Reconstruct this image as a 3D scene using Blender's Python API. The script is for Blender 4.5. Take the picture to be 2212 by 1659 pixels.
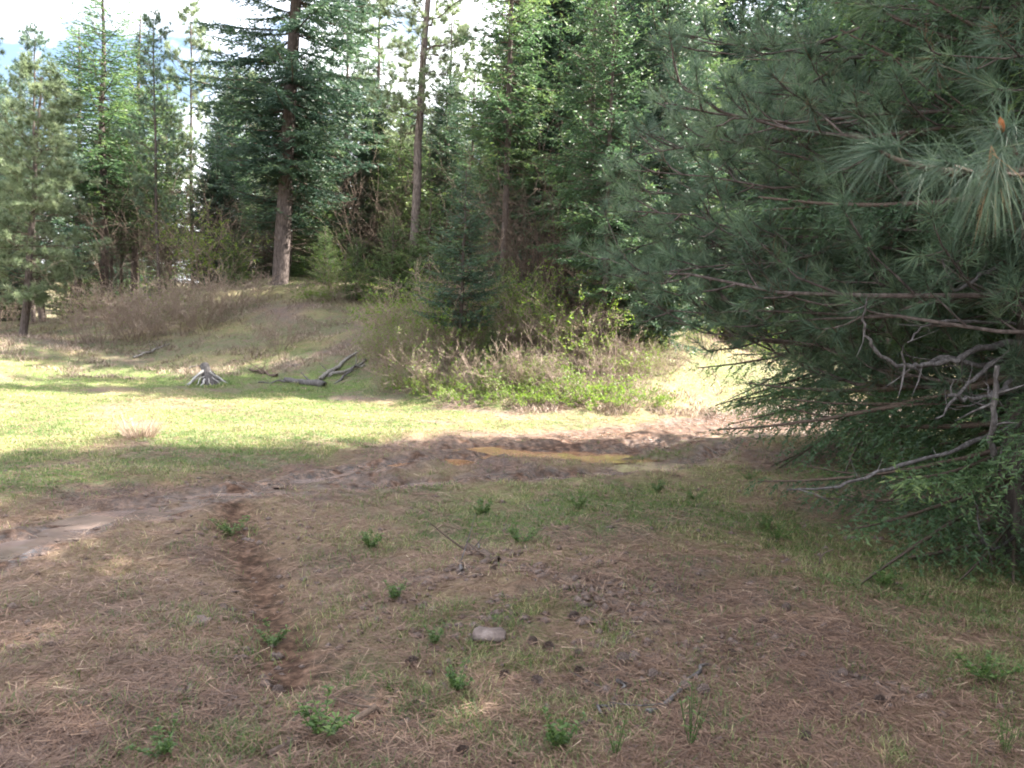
import bpy, math
import numpy as np
from mathutils import Matrix, Vector

R = math.radians
sc = bpy.context.scene
for o in list(bpy.data.objects):
    bpy.data.objects.remove(o)

# ------------------------------------------------------------------ camera
FPX = 1670.0            # focal length in pixels of a 2212 x 1659 picture
CW, CH = 2212.0, 1659.0
CAM = np.array([0.0, 0.0, 1.6])
PITCH, ROLL = R(-4.5), R(2.0)
fw = np.array([0, math.cos(PITCH), math.sin(PITCH)])
up0 = np.array([0, -math.sin(PITCH), math.cos(PITCH)])
rt0 = np.array([1.0, 0, 0])
rt = rt0 * math.cos(ROLL) + up0 * math.sin(ROLL)
up = up0 * math.cos(ROLL) - rt0 * math.sin(ROLL)
cd = bpy.data.cameras.new('camera')
cd.sensor_width = 36; cd.lens = 36 * FPX / CW
cd.clip_start = 0.05; cd.clip_end = 3000
cam = bpy.data.objects.new('camera', cd)
sc.collection.objects.link(cam)
m = Matrix(((rt[0], up[0], -fw[0], CAM[0]), (rt[1], up[1], -fw[1], CAM[1]), (rt[2], up[2], -fw[2], CAM[2]), (0, 0, 0, 1)))
cam.matrix_world = m
sc.camera = cam
cd.dof.use_dof = True
cd.dof.focus_distance = 5.0
cd.dof.aperture_fstop = 5.6

# ------------------------------------------------------------------ light
SUN_AZ = R(12)          # angle of the sun from +X towards +Y
SUN_EL = R(43)
w = bpy.data.worlds.new('World'); sc.world = w
w.use_nodes = True
nt = w.node_tree; N = nt.nodes; Lk = nt.links
for n in list(N): N.remove(n)
wo = N.new('ShaderNodeOutputWorld')
bg = N.new('ShaderNodeBackground'); bg.inputs[1].default_value = 0.043
sky = N.new('ShaderNodeTexSky'); sky.sky_type = 'NISHITA'; sky.sun_disc = False
sky.sun_elevation = SUN_EL; sky.sun_rotation = R(90) - SUN_AZ
sky.air_density = 1.0; sky.dust_density = 1.5
tc = N.new('ShaderNodeTexCoord')
mp = N.new('ShaderNodeMapping'); mp.inputs['Scale'].default_value = (1, 1, 2.2)
cn = N.new('ShaderNodeTexNoise'); cn.inputs['Scale'].default_value = 2.6; cn.inputs['Detail'].default_value = 7; cn.inputs['Roughness'].default_value = 0.6
cr = N.new('ShaderNodeValToRGB'); cr.color_ramp.elements[0].position = 0.43; cr.color_ramp.elements[1].position = 0.56
mx = N.new('ShaderNodeMix'); mx.data_type = 'RGBA'
mx.inputs['B'].default_value = (14.0, 14.3, 15.0, 1)
Lk.new(tc.outputs['Generated'], mp.inputs[0]); Lk.new(mp.outputs[0], cn.inputs[0]); Lk.new(cn.outputs[0], cr.inputs[0])
Lk.new(cr.outputs[0], mx.inputs[0]); Lk.new(sky.outputs[0], mx.inputs['A']); Lk.new(mx.outputs['Result'], bg.inputs[0])
Lk.new(bg.outputs[0], wo.inputs[0])

sl = bpy.data.lights.new('sun', 'SUN'); sl.energy = 5.0; sl.angle = R(0.53); sl.color = (1.0, 0.95, 0.86)
so = bpy.data.objects.new('sun', sl); sc.collection.objects.link(so)
sd = np.array([math.cos(SUN_EL) * math.cos(SUN_AZ), math.cos(SUN_EL) * math.sin(SUN_AZ), math.sin(SUN_EL)])
so.rotation_euler = Vector(tuple(sd)).to_track_quat('Z', 'Y').to_euler()
so.location = (30, 10, 40)

sc.view_settings.view_transform = 'Standard'; sc.view_settings.look = 'None'
sc.view_settings.exposure = 3.1; sc.view_settings.gamma = 1
sc.view_settings.use_curve_mapping = False
sc.render.engine = 'CYCLES'
sc.cycles.max_bounces = 6; sc.cycles.diffuse_bounces = 3; sc.cycles.glossy_bounces = 2
sc.cycles.transmission_bounces = 3; sc.cycles.transparent_max_bounces = 4; sc.cycles.volume_bounces = 0
sc.cycles.use_denoising = True
sc.cycles.filter_width = 1.9

# ------------------------------------------------------------------ maths helpers
def ray(u, v):
    d = fw + rt * (u - CW / 2) / FPX - up * (v - CH / 2) / FPX
    return d / d[1]                       # per metre of Y

def at(u, v, Y):
    return CAM + ray(u, v) * Y

def smooth(a, b, x):
    t = np.clip((x - a) / (b - a), 0, 1)
    return t * t * (3 - 2 * t)

def _hash(ix, iy, seed):
    h = (ix.astype(np.int64) * 374761393 + iy.astype(np.int64) * 668265263 + seed * 974634777) & 0xFFFFFFFF
    h = ((h ^ (h >> 13)) * 1274126177) & 0xFFFFFFFF
    return ((h ^ (h >> 16)) & 0xFFFF) / 65535.0

def vnoise(x, y, seed=0):
    x = np.asarray(x, float); y = np.asarray(y, float)
    x0 = np.floor(x); y0 = np.floor(y); fx = x - x0; fy = y - y0
    fx = fx * fx * (3 - 2 * fx); fy = fy * fy * (3 - 2 * fy)
    a = _hash(x0, y0, seed); b = _hash(x0 + 1, y0, seed); c = _hash(x0, y0 + 1, seed); d = _hash(x0 + 1, y0 + 1, seed)
    return (a * (1 - fx) + b * fx) * (1 - fy) + (c * (1 - fx) + d * fx) * fy

def fbm(x, y, seed=0, oct=4):
    s = 0; a = 0.5; t = 0
    for i in range(oct):
        s = s + a * vnoise(x * 2 ** i + 17.3 * i, y * 2 ** i - 9.1 * i, seed + i); t += a; a *= 0.5
    return s / t

def norm(v):
    return v / np.maximum(np.linalg.norm(v, axis=-1, keepdims=True), 1e-9)

# ------------------------------------------------------------------ terrain
CTRL = [(0, 735, 24), (50, 728, 21), (190, 715, 24), (230, 745, 21.5), (345, 770, 20.5), (445, 832, 17), (605, 606, 28),
        (500, 645, 26), (650, 662, 24.5), (560, 745, 20.5), (760, 665, 24.5), (900, 662, 24.5), (690, 835, 16.8),
        (900, 868, 15), (990, 792, 17), (1100, 660, 24), (1300, 882, 14.5), (1300, 725, 19), (1120, 790, 17), (1180, 870, 14.8), (1440, 800, 17),
        (1450, 700, 23), (1500, 868, 15.5), (1600, 765, 24), (1640, 890, 15), (1900, 885, 16.5), (300, 650, 27), (1000, 872, 14.9)]
cp = [tuple(at(*c)) for c in CTRL]
for x in (-14, -9, -4, 0, 4, 9, 14):
    for y in (-6, -1, 3, 6.5, 9.5, 12.0):
        cp.append((x, y, 0.03 * abs(x) if y < 4 else 0.0))
cp += [(-20, 0, 0.2), (-22, 12, 0.2), (22, 0, 1.2), (22, 12, 1.0), (-18, 30, 1.0), (-8, 38, 2.6), (2, 38, 3.4), (12, 38, 2.4), (24, 30, 2.0),
       (-40, 60, 1.6), (-12, 60, 1.8), (15, 65, 4), (45, 60, 5), (-90, 120, 2), (0, 140, 4), (90, 120, 10), (-60, -40, 0), (0, -50, 0), (60, -40, 3), (-80, 20, 0), (80, 20, 6)]
cp = np.array(cp)
def _U(r2): return r2 * np.log(r2 + 1e-9) * 0.5
n_ = len(cp)
K = _U(((cp[:, None, :2] - cp[None, :, :2]) ** 2).sum(-1)) + np.eye(n_) * 0.3
P = np.c_[np.ones(n_), cp[:, :2]]
A = np.block([[K, P], [P.T, np.zeros((3, 3))]])
W = np.linalg.solve(A, np.r_[cp[:, 2], np.zeros(3)])

def h0(x, y):
    x = np.asarray(x, float); y = np.asarray(y, float); sh = x.shape
    x = x.ravel(); y = y.ravel()
    far = smooth(110, 160, np.hypot(x, y))
    out = W[n_] + W[n_ + 1] * x + W[n_ + 2] * y
    for i in range(n_):
        out = out + W[i] * _U((x - cp[i, 0]) ** 2 + (y - cp[i, 1]) ** 2)
    out = out * (1 - far) + far * (3 + 8 * fbm(x / 90, y / 90, 5, 3))
    return out.reshape(sh)

def flat(u, v):
    r_ = ray(u, v); Y = -CAM[2] / r_[2]
    return (r_[0] * Y, Y)
RUT_A = np.array([flat(*p) for p in [(-500, 1330), (0, 1188), (200, 1122), (380, 1090), (560, 1048), (800, 1008), (1000, 990), (1150, 975), (1300, 970), (1450, 950), (1600, 925), (1750, 905), (1950, 890), (2300, 880)]])
RUT_B = np.array([flat(*p) for p in [(-700, 1260), (100, 1098), (300, 1062), (560, 1022), (760, 985), (900, 960), (1080, 945), (1300, 930), (1450, 915), (1600, 895), (1750, 885), (2300, 868)]])
RUT_C = np.array([flat(*p) for p in [(560, 1062), (800, 1040), (1000, 1030), (1150, 1026), (1300, 1015), (1400, 1000), (1520, 975), (1640, 945), (1800, 920)]])

RUT_D = np.array([flat(*p) for p in [(470, 1060), (510, 1120), (545, 1200), (590, 1300), (620, 1400), (628, 1470)]])
def dpoly(x, y, P):
    d = np.full(np.shape(x), 1e9)
    for a, b in zip(P[:-1], P[1:]):
        ab = b - a; t = np.clip(((x - a[0]) * ab[0] + (y - a[1]) * ab[1]) / (ab @ ab), 0, 1)
        d = np.minimum(d, np.hypot(x - a[0] - t * ab[0], y - a[1] - t * ab[1]))
    return d

def zones(x, y):
    """mud, green, straw weights of the ground"""
    wob = (fbm(x * 1.3, y * 1.3, 21, 3) - 0.5) * 0.7
    da = dpoly(x, y, RUT_A) + wob * 0.5; db = dpoly(x, y, RUT_B) + wob; dc = dpoly(x, y, RUT_C) + wob * 0.4
    midw = 1 - smooth(0.55, 1.15, (dpoly(x, y, RUT_A) + dpoly(x, y, RUT_B)) / 2 + wob * 0.6)
    right = smooth(-2.2, -0.2, x)
    mud = np.maximum.reduce([1 - smooth(0.26, 0.48, da), (1 - smooth(0.12, 0.4, db)) * (0.5 + 0.5 * right), (1 - smooth(0.12, 0.32, dc)), midw * right])
    mud = mud * smooth(0.2, 0.36, fbm(x * 2.5, y * 2.5, 31, 3) + 0.25 * right)
    g = fbm(x * 0.55, y * 0.8, 41, 4)
    dtr = y - np.interp(x, RUT_B[:, 0], RUT_B[:, 1])
    mead = smooth(0.2, 1.6, dtr + (g - 0.5) * 2)
    leftg = smooth(2.5, -1.0, x)
    near = smooth(0.50, 0.66, g)
    strip = np.exp(-((dpoly(x, y, np.array([flat(1020, 1130), flat(1250, 1075), flat(1500, 1060), flat(1750, 1180), flat(2100, 1300)]))) / 0.75) ** 2)
    green = np.maximum(mead * (0.35 + 0.65 * leftg) * smooth(0.25, 0.5, fbm(x * 0.9, y * 0.9, 47, 4)), 0.55 * near)
    green = np.maximum(green, 1.2 * strip * smooth(0.2, 0.45, fbm(x * 1.7, y * 1.7, 55, 3)))
    for (u, v, rx, ry, am) in [(850, 1470, .55, .35, .6), (1000, 1560, .5, .25, .5), (620, 1620, .4, .25, .6), (2130, 1470, .35, .25, .9), (1250, 1120, .9, .5, .8), (1680, 1180, .8, .35, .8), (900, 1060, 1.6, .4, .5), (1330, 1560, .4, .2, .6), (600, 1330, .5, .6, .45), (1900, 1250, .9, .3, .6)]:
        c0 = flat(u, v); green = np.maximum(green, am * np.exp(-((x - c0[0]) / rx) ** 2 - ((y - c0[1]) / ry) ** 2) * smooth(0.3, 0.5, fbm(x * 3, y * 3, 57, 3)))
    green = np.maximum(green, 0.75 * np.exp(-((x - 5.0) / 2.4) ** 2 - ((y - 18.0) / 3.2) ** 2))
    bank = smooth(17.5, 20.5, y + 2.0 * (g - 0.5))
    green = green * (1 - 0.55 * bank * smooth(4.5, 2.5, x)) * (1 - 0.9 * np.clip(mud, 0, 1))
    straw = smooth(0.45, 0.62, fbm(x * 0.8 + 5, y * 1.2, 61, 4)) * (1 - mud)
    dd = np.exp(-((dpoly(x, y, RUT_D) + wob * 0.12) / 0.25) ** 2)
    h_ = flat(1150, 1290); hump = np.exp(-((x - h_[0]) / 0.55) ** 2 - ((y - h_[1]) / 0.45) ** 2) * smooth(0.42, 0.62, fbm(x * 4.5, y * 4.5, 97, 3))
    mud = np.maximum(mud, np.maximum(1.0 * dd, 0.9 * hump))
    straw = np.maximum(straw, np.exp(-((x - 3.6) / 2.6) ** 2 - ((y - 14.5) / 3.0) ** 2) * (1 - mud))  # dry straw at the bend, heightened so the ground there looks sunlit
    return np.clip(mud, 0, 1), np.clip(green, 0, 1), np.clip(straw, 0, 1)

def rutdepth(x, y):
    a = np.exp(-(dpoly(x, y, RUT_A) / 0.22) ** 2) * 0.085
    b = np.exp(-(dpoly(x, y, RUT_B) / 0.26) ** 2) * 0.05
    c = np.exp(-(dpoly(x, y, RUT_C) / 0.17) ** 2) * 0.07
    pd = 0
    for (u, v, rx, ry, dz) in [(1190, 970, 1.6, 0.46, 0.15), (950, 1001, 0.7, 0.2, 0.06), (1380, 1002, 0.6, 0.2, 0.05), (270, 1106, 0.8, 0.2, 0.05)]:
        c0 = flat(u, v); pd = pd + dz * np.exp(-(((x - c0[0]) / rx) ** 2 + ((y - c0[1]) / ry) ** 2))
    return np.maximum.reduce([a, b, c]) + pd

def height(x, y):
    x = np.asarray(x, float); y = np.asarray(y, float)
    r_ = np.hypot(x, y)
    z = h0(x, y)
    z = z + (fbm(x * 0.45, y * 0.45, 3, 3) - 0.5) * 0.22 * smooth(1, 6, r_)
    z = z + (fbm(x * 2.3, y * 2.3, 8, 3) - 0.5) * 0.09
    z = z + (fbm(x * 7, y * 7, 12, 2) - 0.5) * 0.03 * (1 - smooth(10, 16, r_))
    wide = (1 - smooth(0.5, 1.3, (dpoly(x, y, RUT_A) + dpoly(x, y, RUT_B)) / 2)) * smooth(-3, -0.5, x)
    mud = 1 - smooth(0.3, 0.9, np.minimum(dpoly(x, y, RUT_A), dpoly(x, y, RUT_C)))
    z = z - rutdepth(x, y) + 0.025 * (fbm(x * 11, y * 11, 79, 2) - 0.5) * mud + mud * (fbm(x * 5, y * 8, 77, 3) - 0.42) * 0.17 + wide * (fbm(x * 3.4, y * 7, 78, 4) - 0.45) * 0.17
    z = z - 0.085 * smooth(0.35, 0.9, dpoly(x, y, RUT_A)) * np.exp(-(dpoly(x, y, RUT_D) / 0.2) ** 2)
    hc = flat(1150, 1290); z = z + np.exp(-((x - hc[0]) / 0.75) ** 2 - ((y - hc[1]) / 0.6) ** 2) * (0.13 + 0.16 * (fbm(x * 8, y * 8, 98, 3) - 0.4))
    # low rubble mounds under the right-hand firs and the foreground hump
    for (u, v, Y, rr, hh) in [(1930, 960, 10.8, 0.75, 0.38), (1150, 1250, 5.3, 0.55, 0.05)]:
        c0 = at(u, v, Y); z = z + hh * np.exp(-(((x - c0[0]) ** 2 + (y - c0[1]) ** 2) / rr ** 2))
    return z

def hit(u, v, ymax=80):
    """point of the ground seen in the direction (u, v)"""
    r_ = ray(u, v)
    Y = np.concatenate([np.arange(1.5, 20, 0.02), np.arange(20, ymax, 0.1)])
    p = CAM + r_ * Y[:, None]
    g = height(p[:, 0], p[:, 1])
    i = np.argmax(p[:, 2] <= g)
    if p[i, 2] > g[i]: i = len(Y) - 1
    return np.array([p[i, 0], p[i, 1], float(g[i])])

def ground(x, y): return np.array([x, y, float(height(np.array([x]), np.array([y]))[0])])

# ------------------------------------------------------------------ mesh helpers
def mesh_from(name, V, F, mat=None, attrs=None, smooth_=False):
    V = np.ascontiguousarray(V, np.float32).reshape(-1, 3); F = np.ascontiguousarray(F, np.int32)
    k = F.shape[1]
    me = bpy.data.meshes.new(name)
    me.vertices.add(len(V)); me.vertices.foreach_set('co', V.ravel())
    me.loops.add(F.size); me.loops.foreach_set('vertex_index', F.ravel())
    me.polygons.add(len(F))
    me.polygons.foreach_set('loop_start', np.arange(0, F.size, k, dtype=np.int32))
    me.polygons.foreach_set('loop_total', np.full(len(F), k, np.int32))
    if smooth_: me.polygons.foreach_set('use_smooth', np.ones(len(F), bool))
    for kx, a in (attrs or {}).items():
        at_ = me.attributes.new(kx, 'FLOAT', 'POINT'); at_.data.foreach_set('value', np.ascontiguousarray(a, np.float32))
    me.update(calc_edges=True); me.validate()
    if mat: me.materials.append(mat)
    return me

class Soup:
    def __init__(s): s.V = []; s.F = []; s.T = []; s.n = 0
    def add(s, V, F, t=0.5):
        V = V.reshape(-1, 3); s.V.append(V); s.F.append(F + s.n); s.T.append(np.broadcast_to(np.asarray(t, float), (len(V),)).copy()); s.n += len(V)
    def blades(s, B, D, L, Wd, S=None, t=0.5, rng=None):
        """single triangles: base B, direction D, length L, width Wd"""
        n = len(B)
        if n == 0: return
        if S is None: S = norm(np.cross(D, rng.normal(size=(n, 3))))
        hw = (np.asarray(Wd) * 0.5 * np.ones(n))[:, None]
        V = np.stack([B - S * hw, B + S * hw, B + D * (np.asarray(L) * np.ones(n))[:, None]], 1)
        s.add(V, np.arange(3 * n).reshape(n, 3), np.repeat(np.broadcast_to(t, (n,)), 3))
    def bent(s, B, D, G, L, Wd, S, t=0.5):
        """ribbons of three triangles bending towards G"""
        n = len(B); L = (np.asarray(L) * np.ones(n))[:, None]; hw = (np.asarray(Wd) * 0.5 * np.ones(n))[:, None]
        M1 = B + D * L * 0.55 + G * L * 0.12; T = B + D * L * 0.95 + G * L * 0.5
        V = np.stack([B - S * hw, B + S * hw, M1 - S * hw * 0.7, M1 + S * hw * 0.7, T], 1)
        f = np.array([[0, 1, 3], [0, 3, 2], [2, 3, 4]])
        s.add(V, (np.arange(n)[:, None, None] * 5 + f[None]).reshape(-1, 3), np.repeat(np.broadcast_to(t, (n,)), 5))
    def tubes(s, P, Rr, sides=4, t=0.5):
        """P (n, m, 3) centre lines, Rr (n, m) radii"""
        P = np.asarray(P, float); Rr = np.asarray(Rr, float)
        if P.ndim == 2: P = P[None]; Rr = Rr[None]
        n, m_, _ = P.shape
        T = norm(np.gradient(P, axis=1))
        ref = np.where(np.abs(T[:, :1, 2:3]) > 0.8, np.array([1.0, 0, 0]), np.array([0, 0, 1.0]))
        U = norm(np.cross(T, np.broadcast_to(ref, T.shape))); Vv = np.cross(T, U)
        a = np.arange(sides) * 2 * math.pi / sides
        ring = P[:, :, None] + Rr[:, :, None, None] * (U[:, :, None] * np.cos(a)[:, None] + Vv[:, :, None] * np.sin(a)[:, None])
        idx = np.arange(n * m_ * sides).reshape(n, m_, sides)
        i0 = idx[:, :-1]; i1 = idx[:, 1:]; j0 = np.roll(i0, -1, 2); j1 = np.roll(i1, -1, 2)
        F = np.concatenate([np.stack([i0, i1, j1], -1).reshape(-1, 3), np.stack([i0, j1, j0], -1).reshape(-1, 3)])
        s.add(ring, F, t)
    def mesh(s, name, mat, sm=False):
        return mesh_from(name, np.concatenate(s.V), np.concatenate(s.F), mat, {'tint': np.concatenate(s.T)}, sm)

COL = sc.collection
def link(name, me, parent=None, loc=None):
    o = bpy.data.objects.new(name, me); COL.objects.link(o)
    if parent is not None: o.parent = parent
    if loc is not None: o.location = loc
    return o
def tag(o, label=None, cat=None, group=None, kind=None):
    if label: o['label'] = label
    if cat: o['category'] = cat
    if group: o['group'] = group
    if kind: o['kind'] = kind
    return o
def thing(name, label, cat, loc, rz=0, scale=1, group=None, rot=None):
    o = link(name, None, None, tuple(loc)); o.rotation_euler = rot or (0, 0, rz)
    o.scale = (scale,) * 3 if np.isscalar(scale) else scale
    return tag(o, label, cat, group)

# ------------------------------------------------------------------ materials
def mat_new(name):
    m_ = bpy.data.materials.new(name); m_.use_nodes = True
    t = m_.node_tree
    for n in list(t.nodes): t.nodes.remove(n)
    return m_, t, t.nodes, t.links
def ramp(N, stops):
    r_ = N.new('ShaderNodeValToRGB'); e = r_.color_ramp.elements
    e[0].position, e[0].color = stops[0][0], (*stops[0][1], 1)
    e[1].position, e[1].color = stops[-1][0], (*stops[-1][1], 1)
    for p_, c_ in stops[1:-1]:
        q = e.new(p_); q.color = (*c_, 1)
    return r_
def leaf_mat(name, stops, trans=0.35, rough=0.5, var=0.25, spec=0.35):
    m_, t, N, L = mat_new(name)
    at_ = N.new('ShaderNodeAttribute'); at_.attribute_name = 'tint'
    oi = N.new('ShaderNodeObjectInfo')
    ad = N.new('ShaderNodeMath'); ad.operation = 'MULTIPLY_ADD'; ad.inputs[1].default_value = var; ad.inputs[2].default_value = -var / 2
    L.new(oi.outputs['Random'], ad.inputs[0])
    sm = N.new('ShaderNodeMath'); sm.operation = 'ADD'; L.new(at_.outputs['Fac'], sm.inputs[0]); L.new(ad.outputs[0], sm.inputs[1])
    r_ = ramp(N, stops); L.new(sm.outputs[0], r_.inputs[0])
    p_ = N.new('ShaderNodeBsdfPrincipled'); p_.inputs['Roughness'].default_value = rough
    p_.inputs['Specular IOR Level'].default_value = spec
    L.new(r_.outputs[0], p_.inputs['Base Color'])
    tr = N.new('ShaderNodeBsdfTranslucent')
    hs = N.new('ShaderNodeHueSaturation'); hs.inputs['Saturation'].default_value = 1.1; hs.inputs['Value'].default_value = 1.5
    L.new(r_.outputs[0], hs.inputs['Color']); L.new(hs.outputs[0], tr.inputs[0])
    mi = N.new('ShaderNodeMixShader'); mi.inputs[0].default_value = trans
    L.new(p_.outputs[0], mi.inputs[1]); L.new(tr.outputs[0], mi.inputs[2])
    o = N.new('ShaderNodeOutputMaterial'); L.new(mi.outputs[0], o.inputs[0])
    return m_
def rough_mat(name, stops, scale=(8, 8, 2), detail=6, bump=0.6, dist=0.02, rough=0.9, tintmix=0.0):
    m_, t, N, L = mat_new(name)
    tcx = N.new('ShaderNodeTexCoord'); mpx = N.new('ShaderNodeMapping'); mpx.inputs['Scale'].default_value = scale
    nz = N.new('ShaderNodeTexNoise'); nz.inputs['Scale'].default_value = 3; nz.inputs['Detail'].default_value = detail; nz.inputs['Roughness'].default_value = 0.65
    L.new(tcx.outputs['Object'], mpx.inputs[0]); L.new(mpx.outputs[0], nz.inputs[0])
    r_ = ramp(N, stops); L.new(nz.outputs[0], r_.inputs[0])
    p_ = N.new('ShaderNodeBsdfPrincipled'); p_.inputs['Roughness'].default_value = rough; p_.inputs['Specular IOR Level'].default_value = 0.2
    L.new(r_.outputs[0], p_.inputs['Base Color'])
    b = N.new('ShaderNodeBump'); b.inputs['Strength'].default_value = bump; b.inputs['Distance'].default_value = dist
    L.new(nz.outputs[0], b.inputs['Height']); L.new(b.outputs[0], p_.inputs['Normal'])
    o = N.new('ShaderNodeOutputMaterial'); L.new(p_.outputs[0], o.inputs[0])
    return m_

M = {}
M['bark'] = rough_mat('bark', [(0.3, (0.025, 0.02, 0.018)), (0.5, (0.075, 0.058, 0.052)), (0.7, (0.15, 0.12, 0.11))], (9, 9, 1.6))
M['bark_shade_tone'] = rough_mat('bark_shade_tone', [(0.3, (0.02, 0.016, 0.014)), (0.5, (0.055, 0.044, 0.038)), (0.7, (0.11, 0.09, 0.08))], (9, 9, 1.6))  # bark darkened so the near fir's trunk looks deep in shade
M['bark_pale'] = rough_mat('bark_pale', [(0.3, (0.04, 0.032, 0.03)), (0.5, (0.12, 0.095, 0.085)), (0.7, (0.24, 0.2, 0.18))], (9, 9, 2))
M['deadwood'] = rough_mat('deadwood', [(0.32, (0.05, 0.043, 0.038)), (0.46, (0.17, 0.15, 0.135)), (0.6, (0.3, 0.28, 0.26)), (0.75, (0.42, 0.4, 0.37))], (22, 22, 4), rough=0.85, bump=1.0, dist=0.03)
M['rootwood'] = rough_mat('rootwood', [(0.3, (0.16, 0.15, 0.14)), (0.5, (0.36, 0.34, 0.33)), (0.7, (0.55, 0.53, 0.5))], (22, 22, 6), rough=0.85, bump=1.0)
M['limb_grey'] = rough_mat('limb_grey', [(0.3, (0.035, 0.03, 0.028)), (0.5, (0.085, 0.075, 0.073)), (0.7, (0.19, 0.175, 0.172))], (14, 14, 6), rough=0.8)
M['twig'] = rough_mat('twig', [(0.3, (0.05, 0.035, 0.028)), (0.7, (0.13, 0.095, 0.075))], (20, 20, 20))
M['pine'] = leaf_mat('pine_needles', [(0.0, (0.06, 0.09, 0.065)), (0.5, (0.10, 0.15, 0.10)), (0.85, (0.14, 0.19, 0.11)), (1.0, (0.17, 0.17, 0.08))], 0.3)
M['pine_near'] = leaf_mat('pine_needles_near', [(0.0, (0.035, 0.055, 0.042)), (0.5, (0.07, 0.105, 0.072)), (0.88, (0.11, 0.145, 0.09)), (0.95, (0.19, 0.13, 0.075)), (1.0, (0.25, 0.16, 0.09))], 0.3, 0.55, 0.0, 0.2)
M['pine_pale_sun_tone'] = leaf_mat('pale_sun_tone_pine_needles', [(0.0, (0.10, 0.13, 0.075)), (0.5, (0.16, 0.20, 0.115)), (1.0, (0.22, 0.25, 0.15))], 0.4)  # pale needles, lightened further to stand in for sunlight on them
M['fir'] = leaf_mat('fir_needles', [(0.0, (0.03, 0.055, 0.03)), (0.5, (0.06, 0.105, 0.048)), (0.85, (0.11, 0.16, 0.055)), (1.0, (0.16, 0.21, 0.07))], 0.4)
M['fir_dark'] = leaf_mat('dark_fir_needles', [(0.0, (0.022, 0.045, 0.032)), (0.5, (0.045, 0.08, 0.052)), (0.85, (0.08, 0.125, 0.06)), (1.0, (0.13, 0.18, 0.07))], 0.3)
M['pine_green'] = leaf_mat('big_pine_needles', [(0.0, (0.10, 0.065, 0.04)), (0.08, (0.035, 0.06, 0.04)), (0.5, (0.08, 0.125, 0.078)), (0.9, (0.16, 0.21, 0.12))], 0.35)
M['fir_young'] = leaf_mat('young_fir_needles', [(0.0, (0.05, 0.085, 0.035)), (0.5, (0.085, 0.135, 0.05)), (1.0, (0.17, 0.22, 0.075))], 0.35)
M['leaf'] = leaf_mat('shrub_leaf', [(0.0, (0.06, 0.11, 0.02)), (0.5, (0.11, 0.18, 0.03)), (1.0, (0.2, 0.27, 0.05))], 0.45)
M['weed'] = leaf_mat('weed_leaf', [(0.0, (0.045, 0.085, 0.025)), (0.5, (0.075, 0.13, 0.035)), (1.0, (0.13, 0.19, 0.055))], 0.35)
M['grass'] = leaf_mat('grass_blade', [(0.0, (0.05, 0.095, 0.03)), (0.4, (0.09, 0.145, 0.042)), (0.6, (0.18, 0.21, 0.075)), (0.78, (0.34, 0.31, 0.16)), (1.0, (0.5, 0.4, 0.24))], 0.4, 0.5, 0.0)
M['litter'] = leaf_mat('fallen_needles', [(0.0, (0.07, 0.04, 0.03)), (0.55, (0.165, 0.098, 0.068)), (0.86, (0.29, 0.19, 0.13)), (1.0, (0.55, 0.43, 0.31))], 0.1, 0.6, 0.0)
M['brush'] = leaf_mat('brush_stems', [(0.0, (0.08, 0.055, 0.043)), (0.5, (0.22, 0.16, 0.125)), (1.0, (0.42, 0.33, 0.25))], 0.08, 0.7, 0.2)
M['rock'] = rough_mat('rock', [(0.3, (0.07, 0.055, 0.05)), (0.5, (0.13, 0.10, 0.09)), (0.7, (0.2, 0.16, 0.145))], (6, 6, 6))
M['cone'] = rough_mat('cone', [(0.3, (0.06, 0.045, 0.04)), (0.7, (0.2, 0.15, 0.13))], (30, 30, 30))
M['bud'] = rough_mat('bud', [(0.3, (0.2, 0.07, 0.03)), (0.7, (0.36, 0.15, 0.06))], (30, 30, 30))

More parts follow.
